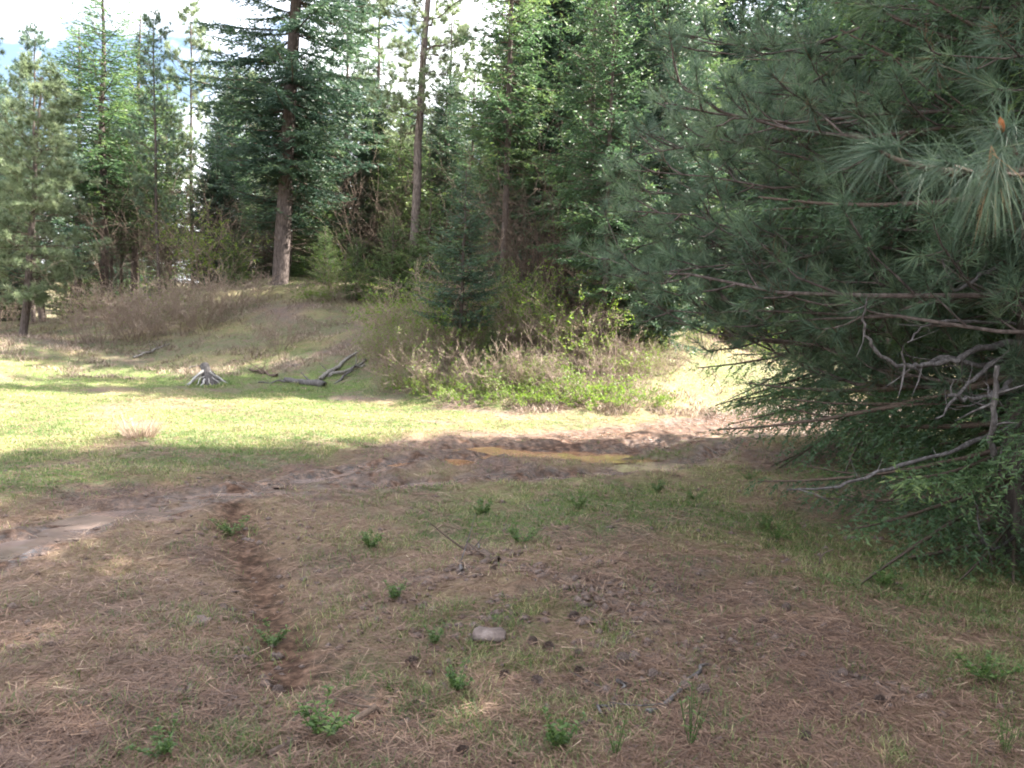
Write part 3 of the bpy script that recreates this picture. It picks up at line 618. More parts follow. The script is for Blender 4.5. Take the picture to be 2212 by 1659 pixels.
# hand placed trees: kind, category, foot (u, v) or (u, Y), top row, label
T = [
 ('pine_a', 'pine_tree', 'pine', ('h', 50, 727), (118, 160), 'pale sunlit young pine with a slim leaning trunk at the left edge of the meadow', 0.6, (0, 0.045), 1.05),
 ('pine_b', 'pine_tree', 'pine', ('y', 72, 29), (88, 70), 'slender open pine standing just behind the pale pine at the left', 1.5, (0, 0.03), 0.9),
 ('pine_c', 'pine_tree', 'pine', ('y', -20, 26), (0, 50), 'pine cut off by the left edge of the picture', 2.5, (0, 0.02), 0.9),
 ('fir_b', 'fir_tree', 'fir', ('y', 170, 38), (190, 60), 'dark fir on the left flank of the tallest fir of the left group', 0.3, (0, 0.01), 1.35),
 ('fir_c', 'fir_tree', 'fir', ('y', 228, 33), (250, -70), 'tallest broad fir of the left group with bare lower trunk', 1.3, (0, 0.015), 1.45),
 ('fir_pale', 'fir_tree', 'fir', ('y', 290, 36), (320, 25), 'yellowish green fir on the right shoulder of the left group', 2.3, (0, 0.01), 1.35),
 ('pine_b', 'pine_tree', 'pine', ('h', 345, 640), (385, 45), 'thin dark trunked pine with a pointed top between the left firs and big trunk', 3.3, (0, 0.02), 0.8),
 ('pine_c', 'pine_tree', 'pine', ('y', 415, 38), (432, 30), 'slim pine with a narrow lit top against the white sky', 4.1, (0, 0.01), 0.75),
 ('fir_a', 'fir_tree', 'fir', ('y', 500, 39), (515, 120), 'fir half hidden behind the left boughs of the biggest tree', 2.0, (0, 0.01), 0.9),
 ('pine_b', 'pine_tree', 'pine', ('y', 735, 34), (760, -60), 'tall pine just right of the biggest trunk', 5.1, (0, 0.015), 1.1),
 ('pine_c', 'pine_tree', 'pine', ('y', 805, 37), (840, -30), 'pale feathery pine against the sky left of the bare lit trunk', 0.9, (0, 0.01), 1.2),
 ('pine_c', 'pine_tree', 'pine', ('y', 960, 35), (985, 30), 'pale pine right of the tall thin trunk in front of the white sky', 3.9, (0, 0.01), 1.0),
 ('fir_c', 'fir_tree', 'fir', ('y', 1085, 21.5), (1110, -420), 'tall dark fir with a blackish trunk in the middle of the wood', 0.5, (0, 0.01), 0.85),
 ('fir_dense', 'fir_tree', 'fir', ('y', 1180, 24), (1200, -380), 'dense dark fir right of the middle of the wood', 2.9, (0, 0.0), 1.0),
 ('fir_b', 'fir_tree', 'fir', ('y', 1262, 19.5), (1285, -260), 'fir with a thin pale trunk and layered dark boughs above the bank', 1.9, (0, 0.01), 0.85),
 ('fir_dense', 'fir_tree', 'fir', ('y', 1400, 18.3), (1410, -450), 'tall fir with yellow green bough tips behind the big pine limbs', 4.4, (0, 0.0), 0.75),
 ('fir_pale', 'fir_tree', 'fir', ('y', 1475, 22), (1490, -150), 'yellow green fir glimpsed through the pine limbs', 5.0, (0, 0.0), 1.0),
 ('fir_dense', 'fir_tree', 'fir', ('y', 1700, 33), (1700, -200), 'fir beyond the bend of the track', 1.1, (0, 0.0), 1.1),
 ('fir_dense', 'fir_tree', 'fir', ('y', 1830, 30), (1840, -300), 'dark fir behind the nearer fir on the right', 2.2, (0, 0.0), 0.9),
 ('fir_dense', 'fir_tree', 'fir', ('y', 2060, 31), (2060, -300), 'tall shaded fir at the back of the right hand thicket', 3.2, (0, 0.0), 1.0),
 ('fir_a', 'fir_tree', 'fir', ('y', 2230, 10.8), (2230, -500), 'shaded fir deep in the thicket at the right edge', 5.2, (0, 0.0), 0.7),
 ('fir_dense', 'fir_tree', 'fir', ('y', 1130, 27), (1150, -350), 'blackish fir filling the gap behind the tall dark fir', 3.0, (0, 0), 0.8),
 ('fir_dense', 'fir_tree', 'fir', ('y', 1310, 25), (1320, -400), 'broad dark fir behind the fir with the thin pale trunk', 4.0, (0, 0), 1.1),
 ('fir_dense', 'fir_tree', 'fir', ('y', 1570, 28), (1585, -350), 'dark fir towering over the sunlit bend', 5.0, (0, 0), 0.9),
 ('fir_dense', 'fir_tree', 'fir', ('y', 1960, 29), (1960, -300), 'dense dark fir filling the back of the thicket behind the dark trunk', 2.0, (0, 0), 0.8),
 ('fir_b', 'fir_tree', 'fir', ('y', 1010, 30), (1020, 150), 'mid sized fir behind the top of the slim grey trunked fir', 2.6, (0, 0), 1.2),
 ('fir_dense', 'fir_tree', 'fir', ('y', 800, 34), (805, 170), 'dark full fir behind the bright young firs', 0.9, (0, 0), 1.0),
 ('fir_dense', 'fir_tree', 'fir', ('y', 950, 32), (955, 120), 'dark full fir right of the tall thin trunk', 3.3, (0, 0), 0.9),
 ('fir_dense', 'fir_tree', 'fir', ('y', 660, 35), (670, 130), 'dark full fir close behind the right side of the biggest trunk', 0.6, (0, 0), 1.0),
 ('fir_dense', 'fir_tree', 'fir', ('y', 470, 34), (475, 240), 'dark full fir behind the brown thicket', 1.6, (0, 0), 1.0),
 ('fir_pale', 'fir_tree', 'fir', ('y', 850, 33), (860, 190), 'light green fir behind the bushy bright young fir', 2.1, (0, 0), 1.2),
 ('fir_thin', 'fir_tree', 'fir', ('h', 990, 792), (1003, 365), 'slim young fir with a grey trunk standing on the brushy bank', 0.8, (0, 0.0), 1.0),
 ('fir_b', 'fir_tree', 'fir', ('y', 1300, 17.2), (1310, -60), 'fir with flat dark boughs standing in the brush on the shaded bank', 2.8, (0, 0.0), 0.95),
 ('fir_small', 'young_fir', 'fir', ('h', 845, 655), (850, 470), 'bushy bright young fir at the top of the bank', 1.8, (0, 0.0), 1.25),
 ('fir_small', 'young_fir', 'fir', ('h', 770, 650), (770, 515), 'small bright fir left of the bushy young fir', 3.8, (0, 0.0), 1.2),
 ('fir_small', 'young_fir', 'fir', ('h', 925, 668), (930, 430), 'dark young fir between the bushy fir and the slim grey trunk', 5.8, (0, 0.0), 1.0),
 ('fir_small', 'young_fir', 'fir', ('y', 700, 27.5), (705, 490), 'little fir just right of the foot of the biggest trunk', 4.8, (0, 0.0), 1.1),
 ('fir_small', 'young_fir', 'fir', ('y', 505, 28), (505, 500), 'light green sapling fir left of the foot of the biggest trunk', 0.2, (0, 0.0), 1.1),
 ('fir_small', 'young_fir', 'fir', ('h', 1150, 735), (1150, 590), 'small fir on the shaded upper bank right of the slim fir', 1.0, (0, 0), 1.2),
 ('fir_small', 'young_fir', 'fir', ('h', 1425, 745), (1425, 580), 'small bright fir on the bank below the big pine limb tips', 2.0, (0, 0), 1.2),
 ('fir_small', 'young_fir', 'fir', ('h', 935, 745), (930, 640), 'low green fir sapling left against the slim grey trunk', 3.0, (0, 0), 1.2),
 ('fir_small', 'young_fir', 'fir', ('h', 890, 650), (885, 520), 'young fir touching the right side of the bushy bright one', 3.5, (0, 0), 1.4),
 ('fir_small', 'young_fir', 'fir', ('h', 1290, 760), (1290, 640), 'small dark fir in the brush left of the bright green bush', 2.2, (0, 0), 1.3),
 ('fir_small', 'young_fir', 'fir', ('h', 1060, 800), (1062, 700), 'small fir seedling right beside the slim grey trunk', 1.7, (0, 0), 1.3),
 ('fir_small', 'young_fir', 'fir', ('y', 1085, 20), (1085, 560), 'low fir in the shade at the foot of the tall dark fir', 1.2, (0, 0.0), 1.2),
]
for (k, nm, cat, (md, u, q), (tu, tv), lab, rz, lean, sxy) in T:
    p = hit(u, q) if md == 'h' else gp(u, q)
    plant(k, nm, cat, lab, p, hgt(p, tv, tu), rz, None, lean, sxy)

# the biggest tree on the bank
p = hit(605, 612)
H = 21.0
big = thing('fir_tree', 'biggest old fir with thick straight trunk and layered boughs on the bank', 'fir', p, rot=(0, R(2.5), 0))
for nm, me in fir_parts(31, H, 3.4, 3.4, 0.27, M['fir_dark'], dz=0.32, per=6, tw=0.13, sp=0.055, bl=0.18, bw=0.055, dead=80, gap=0.18, sweep=0.15, droop=0.2, pw=0.5, sides=20): link(nm, me, big)
# the tall thin trunk, bare low down
p = hit(888, 640); p = gp(888, 26.0)
tall = thing('pine_tree', 'tall thin pine whose bare trunk is lit along its right side', 'pine', p, rot=(0, R(1.5), 0))
for nm, me in pine_parts(33, 16, 2.2, 5.5, 0.15, M['pine_pale_sun_tone'], nl=80, K=28, nw=0.026, nl_len=0.25, dead=110, bark='bark_pale', wob=0.09): link(nm, me, tall)

# background wood: crowded trunks and crowns past the ones picked out above
rng = np.random.default_rng(90)
kinds = ['fir_b', 'fir_dense', 'pine_b', 'pine_c', 'fir_pale', 'fir_dense', 'fir_a']
nb = 0
for i in range(500):
    Yd = rng.uniform(36, 75); u = rng.uniform(-250, 2350)
    if u < 520 and rng.random() < 0.3: continue
    if nb >= 110: break
    k = kinds[rng.integers(len(kinds))]; p = gp(u, Yd)
    top = rng.uniform(110, 360) if u < 1000 else rng.uniform(-100, 150)
    hh = np.clip(hgt(p, top, u), 9, 24)
    plant(k, 'pine_tree' if 'pine' in k else 'fir_tree', 'pine' if 'pine' in k else 'fir',
          'slender pine in the crowded wood far behind the clearing' if 'pine' in k else 'dark fir in the crowded wood far behind the clearing', p, hh, rng.uniform(0, 6.28),
          'pines in the far wood' if 'pine' in k else 'firs in the far wood', (0, 0), rng.uniform(0.85, 1.2)); nb += 1

for i in range(46):
    Yd = rng.uniform(28, 44); u = rng.uniform(-150, 2250); p = gp(u, Yd)
    if i % 3: plant('fir_small', 'young_fir', 'fir', 'young fir in the understory of the wood behind the clearing', p, rng.uniform(2.2, 5.5), rng.uniform(0, 6), 'young firs in the understory', (0, 0), rng.uniform(0.9, 1.2))
    else: plant('fir_thin', 'young_fir', 'fir', 'thin dark young fir among the trunks behind the clearing', p, rng.uniform(5, 9), rng.uniform(0, 6), 'thin firs in the understory', (0, 0), rng.uniform(0.9, 1.3))
# trees beside and behind the photographer that throw the foreground into shade
for (x, y, k, hh, s_) in [(8.5, 4.5, 'fir_a', 15, 1.1), (9.5, 1.2, 'fir_b', 15, 1.3), (12, 7.0, 'fir_a', 16, 1.1), (7.2, -1.5, 'fir_a', 13, 1.0), (13, 3.0, 'fir_c', 17, 1.3), (11.5, 11.3, 'fir_dense', 18, 0.8), (16.5, 12.2, 'fir_a', 21, 0.9), (14, -2, 'fir_a', 16, 1.2), (6.5, 7.6, 'fir_b', 13, 1.0), (8.6, 9.2, 'fir_dense', 13, 0.8), (7.3, 10.0, 'fir_dense', 7, 0.8), (6.2, 8.9, 'fir_small', 3.5, 1.4)]:
    plant(k, 'fir_tree', 'fir', 'shading fir beyond the right edge of the picture', ground(x, y), hh, x * 3.1, 'firs beyond the right edge', (0, 0), s_)

# ------------------------------------------------------------------ the right-hand thicket
# near fir with grey dead limbs
pA = hit(2192, 1215)
firA = thing('fir_tree', 'nearest fir at the right edge with drooping lower boughs and bare grey limbs', 'fir', pA)
only = lambda z, a, L_: (z < 1.5 or z > 2.6 or a < 1.6 or a > 4.9) and not (0.85 < z < 2.6 and 2.8 < a < 4.1)
for nm, me in fir_parts(41, 7.0, 2.3, 0.25, 0.10, M['fir'], dz=0.14, per=7, tw=0.05, sp=0.014, bl=0.04, bw=0.012, dead=8, droop=0.35, sweep=0.2, gap=0.12, only=only, sides=16, twl=0.34, hang=0.35):
    if nm == 'trunk': me.materials[0] = M['bark_shade_tone']
    link(nm, me, firA)
def world_limb(px, r0, r1, parent, name, mat, sides=7):
    P = np.array([at(*q) for q in px]); t = np.linspace(0, 1, len(P)); tt = np.linspace(0, 1, len(P) * 4)
    # smooth the polyline
    Q = np.stack([np.interp(tt, t, P[:, k]) for k in range(3)], 1)
    for _ in range(3): Q[1:-1] = (Q[:-2] + 2 * Q[1:-1] + Q[2:]) / 4
    lr = np.random.default_rng(int(px[1][0] + px[1][1])); Q[1:-1] += lr.normal(0, 0.007, Q[1:-1].shape); Q = Q - np.array(parent.location)
    s = Soup(); s.tubes(Q, (r0 + (r1 - r0) * tt) * lr.uniform(0.8, 1.2, len(tt)), sides)
    for _ in range(7):
        k = lr.integers(3, len(Q)); d = norm(lr.normal(size=3)); l = lr.uniform(0.05, 0.28); s.tubes(np.array([Q[k], Q[k] + d * l * .5 + lr.normal(0, .012, 3), Q[k] + d * l]), np.array([r1 * 0.7, r1 * 0.5, 0.001]), 4)
    return link(name, s.mesh(name, mat, True), parent)
ya = pA[1]
LIMBS = [
 ([(2195, 775, ya), (2120, 800, ya - .1), (2050, 765, ya - .2), (1985, 795, ya - .3), (1920, 790, ya - .35), (1880, 745, ya - .4), (1862, 690, ya - .45), (1872, 655, ya - .5)], 0.022, 0.006),
 ([(2200, 740, ya), (2130, 745, ya - .15), (2070, 775, ya - .3), (2000, 790, ya - .35), (1955, 788, ya - .4)], 0.024, 0.012),
 ([(2190, 760, ya - .02), (2140, 790, ya - .3), (2085, 835, ya - .4), (2050, 880, ya - .5), (2020, 905, ya - .6)], 0.017, 0.005),
 ([(2200, 800, ya - .02), (2160, 850, ya - .4), (2100, 865, ya - .5), (2045, 855, ya - .6)], 0.02, 0.01),
 ([(2195, 1040, ya), (2170, 1020, ya - .3), (2145, 985, ya - .5), (2140, 930, ya - .6), (2150, 860, ya - .65), (2155, 790, ya - .7)], 0.022, 0.014),
 ([(2195, 920, ya), (2120, 950, ya - .2), (2020, 985, ya - .3), (1900, 1020, ya - .4), (1800, 1055, ya - .5), (1700, 1058, ya - .6)], 0.02, 0.005),
 ([(2195, 560, ya), (2120, 590, ya - .2), (2060, 640, ya - .3), (2035, 560, ya - .4)], 0.018, 0.006),
 ([(2192, 700, ya), (2110, 690, ya - .2), (2000, 700, ya - .3), (1960, 740, ya - .35)], 0.015, 0.005),
 ([(2200, 1150, ya), (2150, 1195, ya - .3), (2120, 1160, ya - .4), (2105, 1080, ya - .45)], 0.012, 0.004),
]
for px, a, b in LIMBS: world_limb(px, a, b, firA, 'dead_limb', M['limb_grey'])
# second fir
pB = hit(1893, 985)
firB = thing('fir_tree', 'fir with a dark trunk and hanging boughs in the shade right of the track bend', 'fir', pB)
for nm, me in fir_parts(42, 8.5, 2.5, 0.6, 0.11, M['fir'], dz=0.18, per=6, tw=0.07, sp=0.026, bl=0.06, bw=0.018, dead=60, droop=0.5, sweep=0.12, gap=0.15, pw=0.6, hang=0.4): link(nm, me, firB)

# big pine: trunk just outside the right edge, limbs reaching across
pP = ground(4.9, 4.9)
pine = thing('pine_tree', 'big pine reaching in from the right with long tufted limbs across the upper right', 'pine', pP)
rngp = np.random.default_rng(77)
PT = trunk_line(12, rngp, 0.0)
link('trunk', trunk_mesh('trunk', PT, 0.2, M['bark'], 18), pine)
limbs = []
tg = []
for i in range(31):
    u = rngp.uniform(1330, 2050); v = rngp.uniform(-150, 600)
    # outline of the limb tips: further right as they go down
    lo = 1290 + 90 * max(0, (v - 560) / 100) if v > 300 else 1500 - 0.5 * (v)
    u = max(u, lo) if v < 300 else u
    if u > 1720 and v > 430: v -= 260
    tg.append((u, v, rngp.uniform(6.3, 8.4) if v > 250 else rngp.uniform(5.4, 8.0)))
tg += [(1300, 520, 7.6), (1330, 600, 7.3), (1380, 480, 7.4), (1420, 560, 7.2), (1470, 620, 7.0), (1360, 400, 7.5), (1500, 480, 6.8), (1560, 640, 6.8), (1400, 300, 7.4), (1520, 220, 7.0), (1600, 660, 6.6), (1320, 560, 7.4), (1420, 620, 7.0), (1520, 600, 6.8), (1350, 450, 7.6), (1640, 620, 6.2), (1450, 350, 7.2), (1640, 120, 6.6), (1440, 660, 7.2), (1750, 500, 6.6), (2000, 100, 4.6), (1900, 40, 5.0), (2150, 160, 4.2), (2180, 40, 4.4)]
for (u, v, Yd) in tg:
    e = at(u, v, Yd); d = e - pP; hd = math.hypot(d[0], d[1])
    z0 = np.clip(e[2] - pP[2] - rngp.uniform(-0.15, 0.45) * 0.25 * hd, 0.9, 11)
    b = np.array([np.interp(z0, PT[:, 2], PT[:, 0]), np.interp(z0, PT[:, 2], PT[:, 1]), z0]) 
    q = np.linspace(0, 1, 8)[:, None]
    sag = rngp.normal(0.05, 0.07) * hd
    side = norm(np.cross(d, [0, 0, 1.0])) * rngp.normal(0, 0.12) * hd
    limbs.append(b + (d - b) * q - np.array([0, 0, 1.0]) * sag * 4 * q * (1 - q) + side * 4 * q * (1 - q) + np.cumsum(rngp.normal(0, 0.045, (8, 3)), 0) * (q * (1.2 - q)) * 2)
wood = Soup(); tufts = []
limb_system(limbs, rngp, wood, tufts, sub=0.24, l2=0.18, l3=0.15, r_base=0.024, tw_len=0.2, up2=0.4, sides=6)
link('limbs', wood.mesh('limbs', M['bark']), pine)
C = np.array([t[0] for t in tufts]); D = np.array([t[1] for t in tufts])
s = Soup(); tuft_needles(s, C, D, 56, 0.165, 0.0052, rngp, 0.72, t=rngp.uniform(0.15, 0.8, len(C)), stem=0.12, tv=0.16, var=0.35)
link('needles', s.mesh('needles', M['pine_green']), pine)
print('pine tufts', len(C))

# near bough of the same pine, a metre or two from the photographer
YN = 1.95
bough = [(2700, 330, 2.9), (2400, 372, 2.3), (2212, 368, 2.05), (2120, 380, 2.0), (2050, 372, YN), (1990, 362, YN), (1935, 345, YN), (1897, 325, YN)]
P_ = np.array([at(*q) for q in bough]) - pP
P_ = np.vstack([[0.0, 0.0, P_[0, 2] - 0.15], P_])
def smooth_line(P, k=5):
    t = np.linspace(0, 1, len(P)); tt = np.linspace(0, 1, len(P) * k); Q = np.stack([np.interp(tt, t, P[:, i]) for i in range(3)], 1)
    for _ in range(4): Q[1:-1] = (Q[:-2] + 2 * Q[1:-1] + Q[2:]) / 4
    return Q
Q = smooth_line(P_)
s = Soup(); s.tubes(Q, np.linspace(0.022, 0.004, len(Q)), 8)
side_b = [[(2215, 370, 2.05), (2190, 320, 2.03), (2165, 285, 2.02)], [(2120, 380, 2.0), (2080, 365, 1.9), (2040, 352, 1.82)], [(2400, 372, 2.3), (2330, 440, 2.1), (2270, 420, 2.0)], [(2240, 370, 2.05), (2200, 380, 1.9), (2150, 372, 1.8)]]
for sb in side_b:
    q = smooth_line(np.array([at(*x) for x in sb]) - pP, 3); s.tubes(q, np.linspace(0.006, 0.004, len(q)), 6)
nbough = link('near_bough', s.mesh('near_bough', M['twig'], True), pine)
s = Soup()
def needles(px, aim, K, L_, spread, t, droop=0.35, stem=0.07):
    c = at(*px) - pP; a = at(*aim) - pP; d = norm(a - c); n = K
    q = rngp.random(n); b = c - d * (stem * (1 - q))[:, None]
    dd = norm(d * (0.25 + 0.8 * q)[:, None] + norm(rngp.normal(size=(n, 3))) * spread)
    S = norm(np.cross(dd, rngp.normal(size=(n, 3))))
    s.bent(b, dd, np.tile([0, 0, -droop], (n, 1)), L_ * rngp.uniform(0.5, 1.1, n), 0.0016, S, np.clip(t + rngp.normal(0, 0.14, n), 0, 1))
needles((1897, 325, YN), (1850, 335, YN - .02), 190, 0.2, 0.7, 0.5, 0.25)
needles((1990, 362, YN), (1930, 400, YN - .05), 120, 0.18, 0.6, 0.5, 0.35)
needles((1897, 325, YN), (1900, 260, YN), 26, 0.16, 0.3, 0.5, 0.15)
needles((2165, 285, 2.02), (2150, 210, 2.0), 50, 0.17, 0.4, 0.5, 0.2)
needles((2165, 285, 2.02), (2080, 330, 1.95), 130, 0.19, 0.55, 0.5, 0.45)
needles((2040, 352, 1.82), (1990, 350, 1.8), 110, 0.18, 0.6, 0.55, 0.4)
needles((2150, 372, 1.8), (2120, 470, 1.78), 170, 0.19, 0.5, 0.6, 0.5)
needles((2150, 372, 1.8), (2170, 500, 1.78), 26, 0.17, 0.35, 0.96, 0.6)
needles((2100, 372, 1.95), (2060, 440, 1.9), 120, 0.19, 0.55, 0.5, 0.5)
needles((2215, 330, 2.03), (2180, 420, 1.95), 120, 0.2, 0.55, 0.5, 0.5)
needles((2270, 420, 2.0), (2230, 450, 2.0), 120, 0.2, 0.6, 0.5, 0.4)
link('needles', s.mesh('needles', M['pine_near']), nbough)
s = Soup(); c = at(2165, 285, 2.02) - pP; d = norm(at(2160, 250, 2.0) - pP - c)
s.tubes(np.array([c, c + d * .012, c + d * .03, c + d * .042]), np.array([0.004, 0.009, 0.007, 0.001]), 8)
link('bud', s.mesh('bud', M['bud'], True), nbough)

# ------------------------------------------------------------------ shrubs
def shrub_mesh(seed, Hs, Rs, n, mat_stem, leaves=0, lw=0.03, ll=0.05, lean=0.6, forks=3, wd=0.006):
    rng = np.random.default_rng(seed); s = Soup(); lf = Soup()
    a = rng.uniform(0, 6.283, n); rr = Rs * np.sqrt(rng.random(n)) * 0.45
    B = np.stack([np.cos(a) * rr, np.sin(a) * rr, np.full(n, -0.05)], 1)
    o = rng.uniform(0.1, lean, n)[:, None]
    D = norm(np.stack([np.cos(a), np.sin(a), np.zeros(n)], 1) * o + np.array([0, 0, 1.0]) + rng.normal(0, 0.15, (n, 3)))
    L_ = Hs * rng.uniform(0.5, 1.1, n)
    q = np.linspace(0, 1, 5)
    pts = B[:, None] + D[:, None] * (L_[:, None] * q)[..., None] + norm(rng.normal(size=(n, 1, 3))) * (L_[:, None] * 0.18 * q ** 2)[..., None]
    s.tubes(pts, wd * 0.6 * np.linspace(1, 0.4, 5)[None] * np.ones((n, 1)), 3, t=0.4)
    lvlB = pts.reshape(n, 5, 3); cur = [(pts, L_)]
    for lev in range(forks):
        nx = []
        for pts_, L0 in cur:
            m_ = len(L0); k = 3
            x = rng.uniform(0.8, 3.99, (m_, k)); i0 = x.astype(int); fr = (x - i0)[..., None]
            b = pts_[np.arange(m_)[:, None], i0] * (1 - fr) + pts_[np.arange(m_)[:, None], np.minimum(i0 + 1, 4)] * fr
            b = b.reshape(-1, 3); T = norm(pts_[:, -1] - pts_[:, 0]); d = norm(np.repeat(T, k, 0) + rng.normal(0, 0.5, (m_ * k, 3))); l = np.repeat(L0, k) * rng.uniform(0.3, 0.65, m_ * k)
            p_ = b[:, None] + d[:, None] * (l[:, None] * q)[..., None] + norm(rng.normal(size=(m_ * k, 1, 3))) * (l[:, None] * 0.15 * q ** 2)[..., None]
            if lev < forks - 1: s.tubes(p_[:, [0, 2, 4]], wd * 0.4 * 0.75 ** lev * np.array([1, .8, .5])[None] * np.ones((m_ * k, 1)), 3, t=0.5)
            else: s.blades(b, d, l, wd * 0.6, rng=rng, t=rng.uniform(0.3, 1, m_ * k))
            nx.append((p_, l))
        cur = nx
    if leaves:
        tips = np.concatenate([c_[0].reshape(-1, 3) for c_ in cur]); ii = rng.integers(0, len(tips), leaves)
        d = norm(rng.normal(size=(leaves, 3)) + [0, 0, 0.5]); S = norm(np.cross(d, rng.normal(size=(leaves, 3))))
        b = tips[ii]; L1 = ll * rng.uniform(0.6, 1.2, leaves)[:, None]; w1 = lw * 0.5
        V = np.stack([b, b + d * L1 * 0.5 + S * w1, b + d * L1, b + d * L1 * 0.5 - S * w1], 1)
        i4 = np.arange(leaves)[:, None, None] * 4 + np.array([[0, 1, 2], [0, 2, 3]])[None]
        lf.add(V, i4.reshape(-1, 3), np.repeat(rng.uniform(0, 1, leaves), 4))
    out = [('stems', s.mesh('stems', mat_stem))]
    if leaves: out.append(('leaves', lf.mesh('leaves', M['leaf'])))
    return out
PROTO['brush_a'] = (1.3, shrub_mesh(51, 1.3, 1.3, 42, M['brush'], wd=0.012, leaves=300, lw=.02, ll=.04))
PROTO['brush_b'] = (1.2, shrub_mesh(52, 1.2, 1.0, 38, M['brush'], lean=1.2, wd=0.012))
PROTO['brush_c'] = (1.0, shrub_mesh(53, 1.0, 1.0, 45, M['brush'], leaves=700, lean=0.9, lw=0.025, ll=0.05))
PROTO['leafy'] = (1.5, shrub_mesh(54, 1.5, 1.0, 34, M['brush'], leaves=3200, lw=0.03, ll=0.055, wd=0.009))
PROTO['leafy_low'] = (0.5, shrub_mesh(55, 0.5, 0.9, 40, M['brush'], leaves=2600, lw=0.02, ll=0.04, lean=1.3))
PROTO['twiggy'] = (3.0, shrub_mesh(56, 3.0, 1.6, 46, M['twig'], lean=0.5, wd=0.011))

BR = [
 # brownish brush along the left bank
 ('brush_a', 225, 742, 1.35, 'leafless pinkish brown brush at the left end of the bank thicket'),
 ('brush_b', 300, 735, 1.25, 'second clump of leafless brush from the left on the bank'),
 ('brush_a', 370, 722, 1.25, 'broad leafless clump in the middle of the brown thicket'),
 ('brush_b', 440, 705, 1.25, 'leafless clump right of the middle of the brown thicket'),
 ('brush_a', 500, 680, 1.1, 'leafless brush at the right end of the brown thicket'),
 ('brush_b', 260, 700, 1.2, 'brown brush behind the left end of the thicket'),
 ('brush_a', 400, 690, 1.2, 'pale brown brush behind the middle of the thicket'),
 ('brush_b', 555, 650, 0.9, 'low brown brush left of the biggest trunk'),
 ('brush_c', 330, 690, 1.2, 'budding brush with yellow green leaves behind the thicket'),
 ('brush_c', 205, 690, 1.1, 'budding yellow green bush at the thicket left end'),
 ('brush_b', 605, 752, 0.85, 'small dark twiggy shrub alone on the slope'),
 ('brush_a', 10, 712, 1.0, 'brown brush behind the pale pine at the left edge'),
 # middle of the bank
 ('brush_a', 830, 800, 0.9, 'leafless brown clump left of the slim grey trunk'),
 ('brush_b', 885, 845, 0.8, 'dark leafless clump low on the bank left of the slim fir'),
 ('brush_a', 930, 790, 1.0, 'tall brown brush against the slim fir'),
 ('brush_c', 950, 850, 0.95, 'shrub with fresh green leaves at the foot of the slim fir'),
 ('brush_b', 1050, 760, 1.0, 'leafless brush right of the slim fir'),
 ('brush_a', 1120, 770, 1.2, 'grey brown brush in the shade on the bank'),
 ('brush_b', 1060, 850, 0.9, 'reddish brush on the steep bank right of the slim fir'),
 ('brush_a', 1150, 850, 0.8, 'pale dead brush halfway along the bank'),
 ('brush_c', 1230, 800, 1.0, 'budding brush above the bank shade'),
 ('brush_b', 1240, 860, 0.8, 'tangled dead stems on the bank'),
 ('brush_a', 1320, 830, 0.85, 'straw coloured brush near the bright bank end'),
 ('brush_c', 1400, 850, 0.55, 'mixed green and brown brush before the sunlit bend'),
 ('brush_b', 1440, 800, 0.6, 'brown brush at the corner of the sunlit bend'),
 ('leafy', 1345, 735, 1.7, 'bright green leafy bush on top of the bank'),
 ('leafy', 1500, 750, 0.6, 'sunlit leafy bush beside the bend'),
 ('leafy', 1590, 745, 1.2, 'pale leafy bush behind the bend of the track'),
 ('leafy_low', 1010, 872, 0.4, 'low green plants at the foot of the slim fir bank'),
 ('leafy_low', 1110, 872, 0.4, 'low green plants along the middle of the bank foot'),
 ('leafy_low', 1200, 876, 0.45, 'yellow green low plants at the bank foot'),
 ('leafy_low', 1290, 880, 0.45, 'low leafy plants where the bank meets the lit strip'),
 ('leafy_low', 1400, 878, 0.4, 'low leafy plants nearest the bend'),
 ('leafy_low', 1160, 820, 0.5, 'green plants halfway up the bank'),
 ('leafy_low', 1340, 800, 0.5, 'leafy patch below the bright green bush'),
 ('leafy', 455, 622, 1.9, 'yellow green bush behind the brown thicket'),
 ('leafy', 740, 655, 1.3, 'green bush on the bank right of the biggest trunk'),
 ('leafy', 180, 655, 1.3, 'yellowish leafy bush between the pale pine and the thicket'),
 ('leafy_low', 680, 650, 0.5, 'bright low plants on the grassy bank beside the biggest trunk'),
 ('leafy', 1660, 790, 0.6, 'sunlit bush on the right side of the bend'),
 ('brush_a', 1530, 770, 0.5, 'bleached brush in the full sun of the bend'),
 ('brush_b', 1010, 700, 1.4, 'leafless brush high on the bank behind the slim fir'),
]
br = np.random.default_rng(8)
for i, (k, u, v, hh, lab) in enumerate(BR):
    p = hit(u, v); plant(k, 'leafy_bush' if 'leafy' in k else 'bare_bush', 'bush', lab, p, hh, br.uniform(0, 6.28), sxy=br.uniform(0.95, 1.3))
for i in range(34):
    u = br.uniform(820, 1440); v = br.uniform(715, 868); k = ['brush_a', 'leafy', 'brush_c', 'leafy_low', 'leafy', 'brush_c'][i % 6]
    if v > 845 and k == 'leafy': k = 'leafy_low'
    lf_ = 'leafy' in k
    plant(k, 'leafy_bush' if lf_ else 'bare_bush', 'bush', 'green leafy growth among the brush crowding the steep bank' if lf_ else 'tangled brown brush crowding the steep bank behind the track', hit(u, v), br.uniform(0.4, 1.4) * (0.7 if v > 820 else 1) * (0.5 if u > 1250 else 1) * (0.6 + 0.7 * float(vnoise(u / 90.0, v / 60.0, 5))) if 'low' not in k else br.uniform(.35, .6), br.uniform(0, 6.28),
          'leafy growth on the steep bank' if lf_ else 'brown brush on the steep bank', sxy=br.uniform(0.8, 1.2))
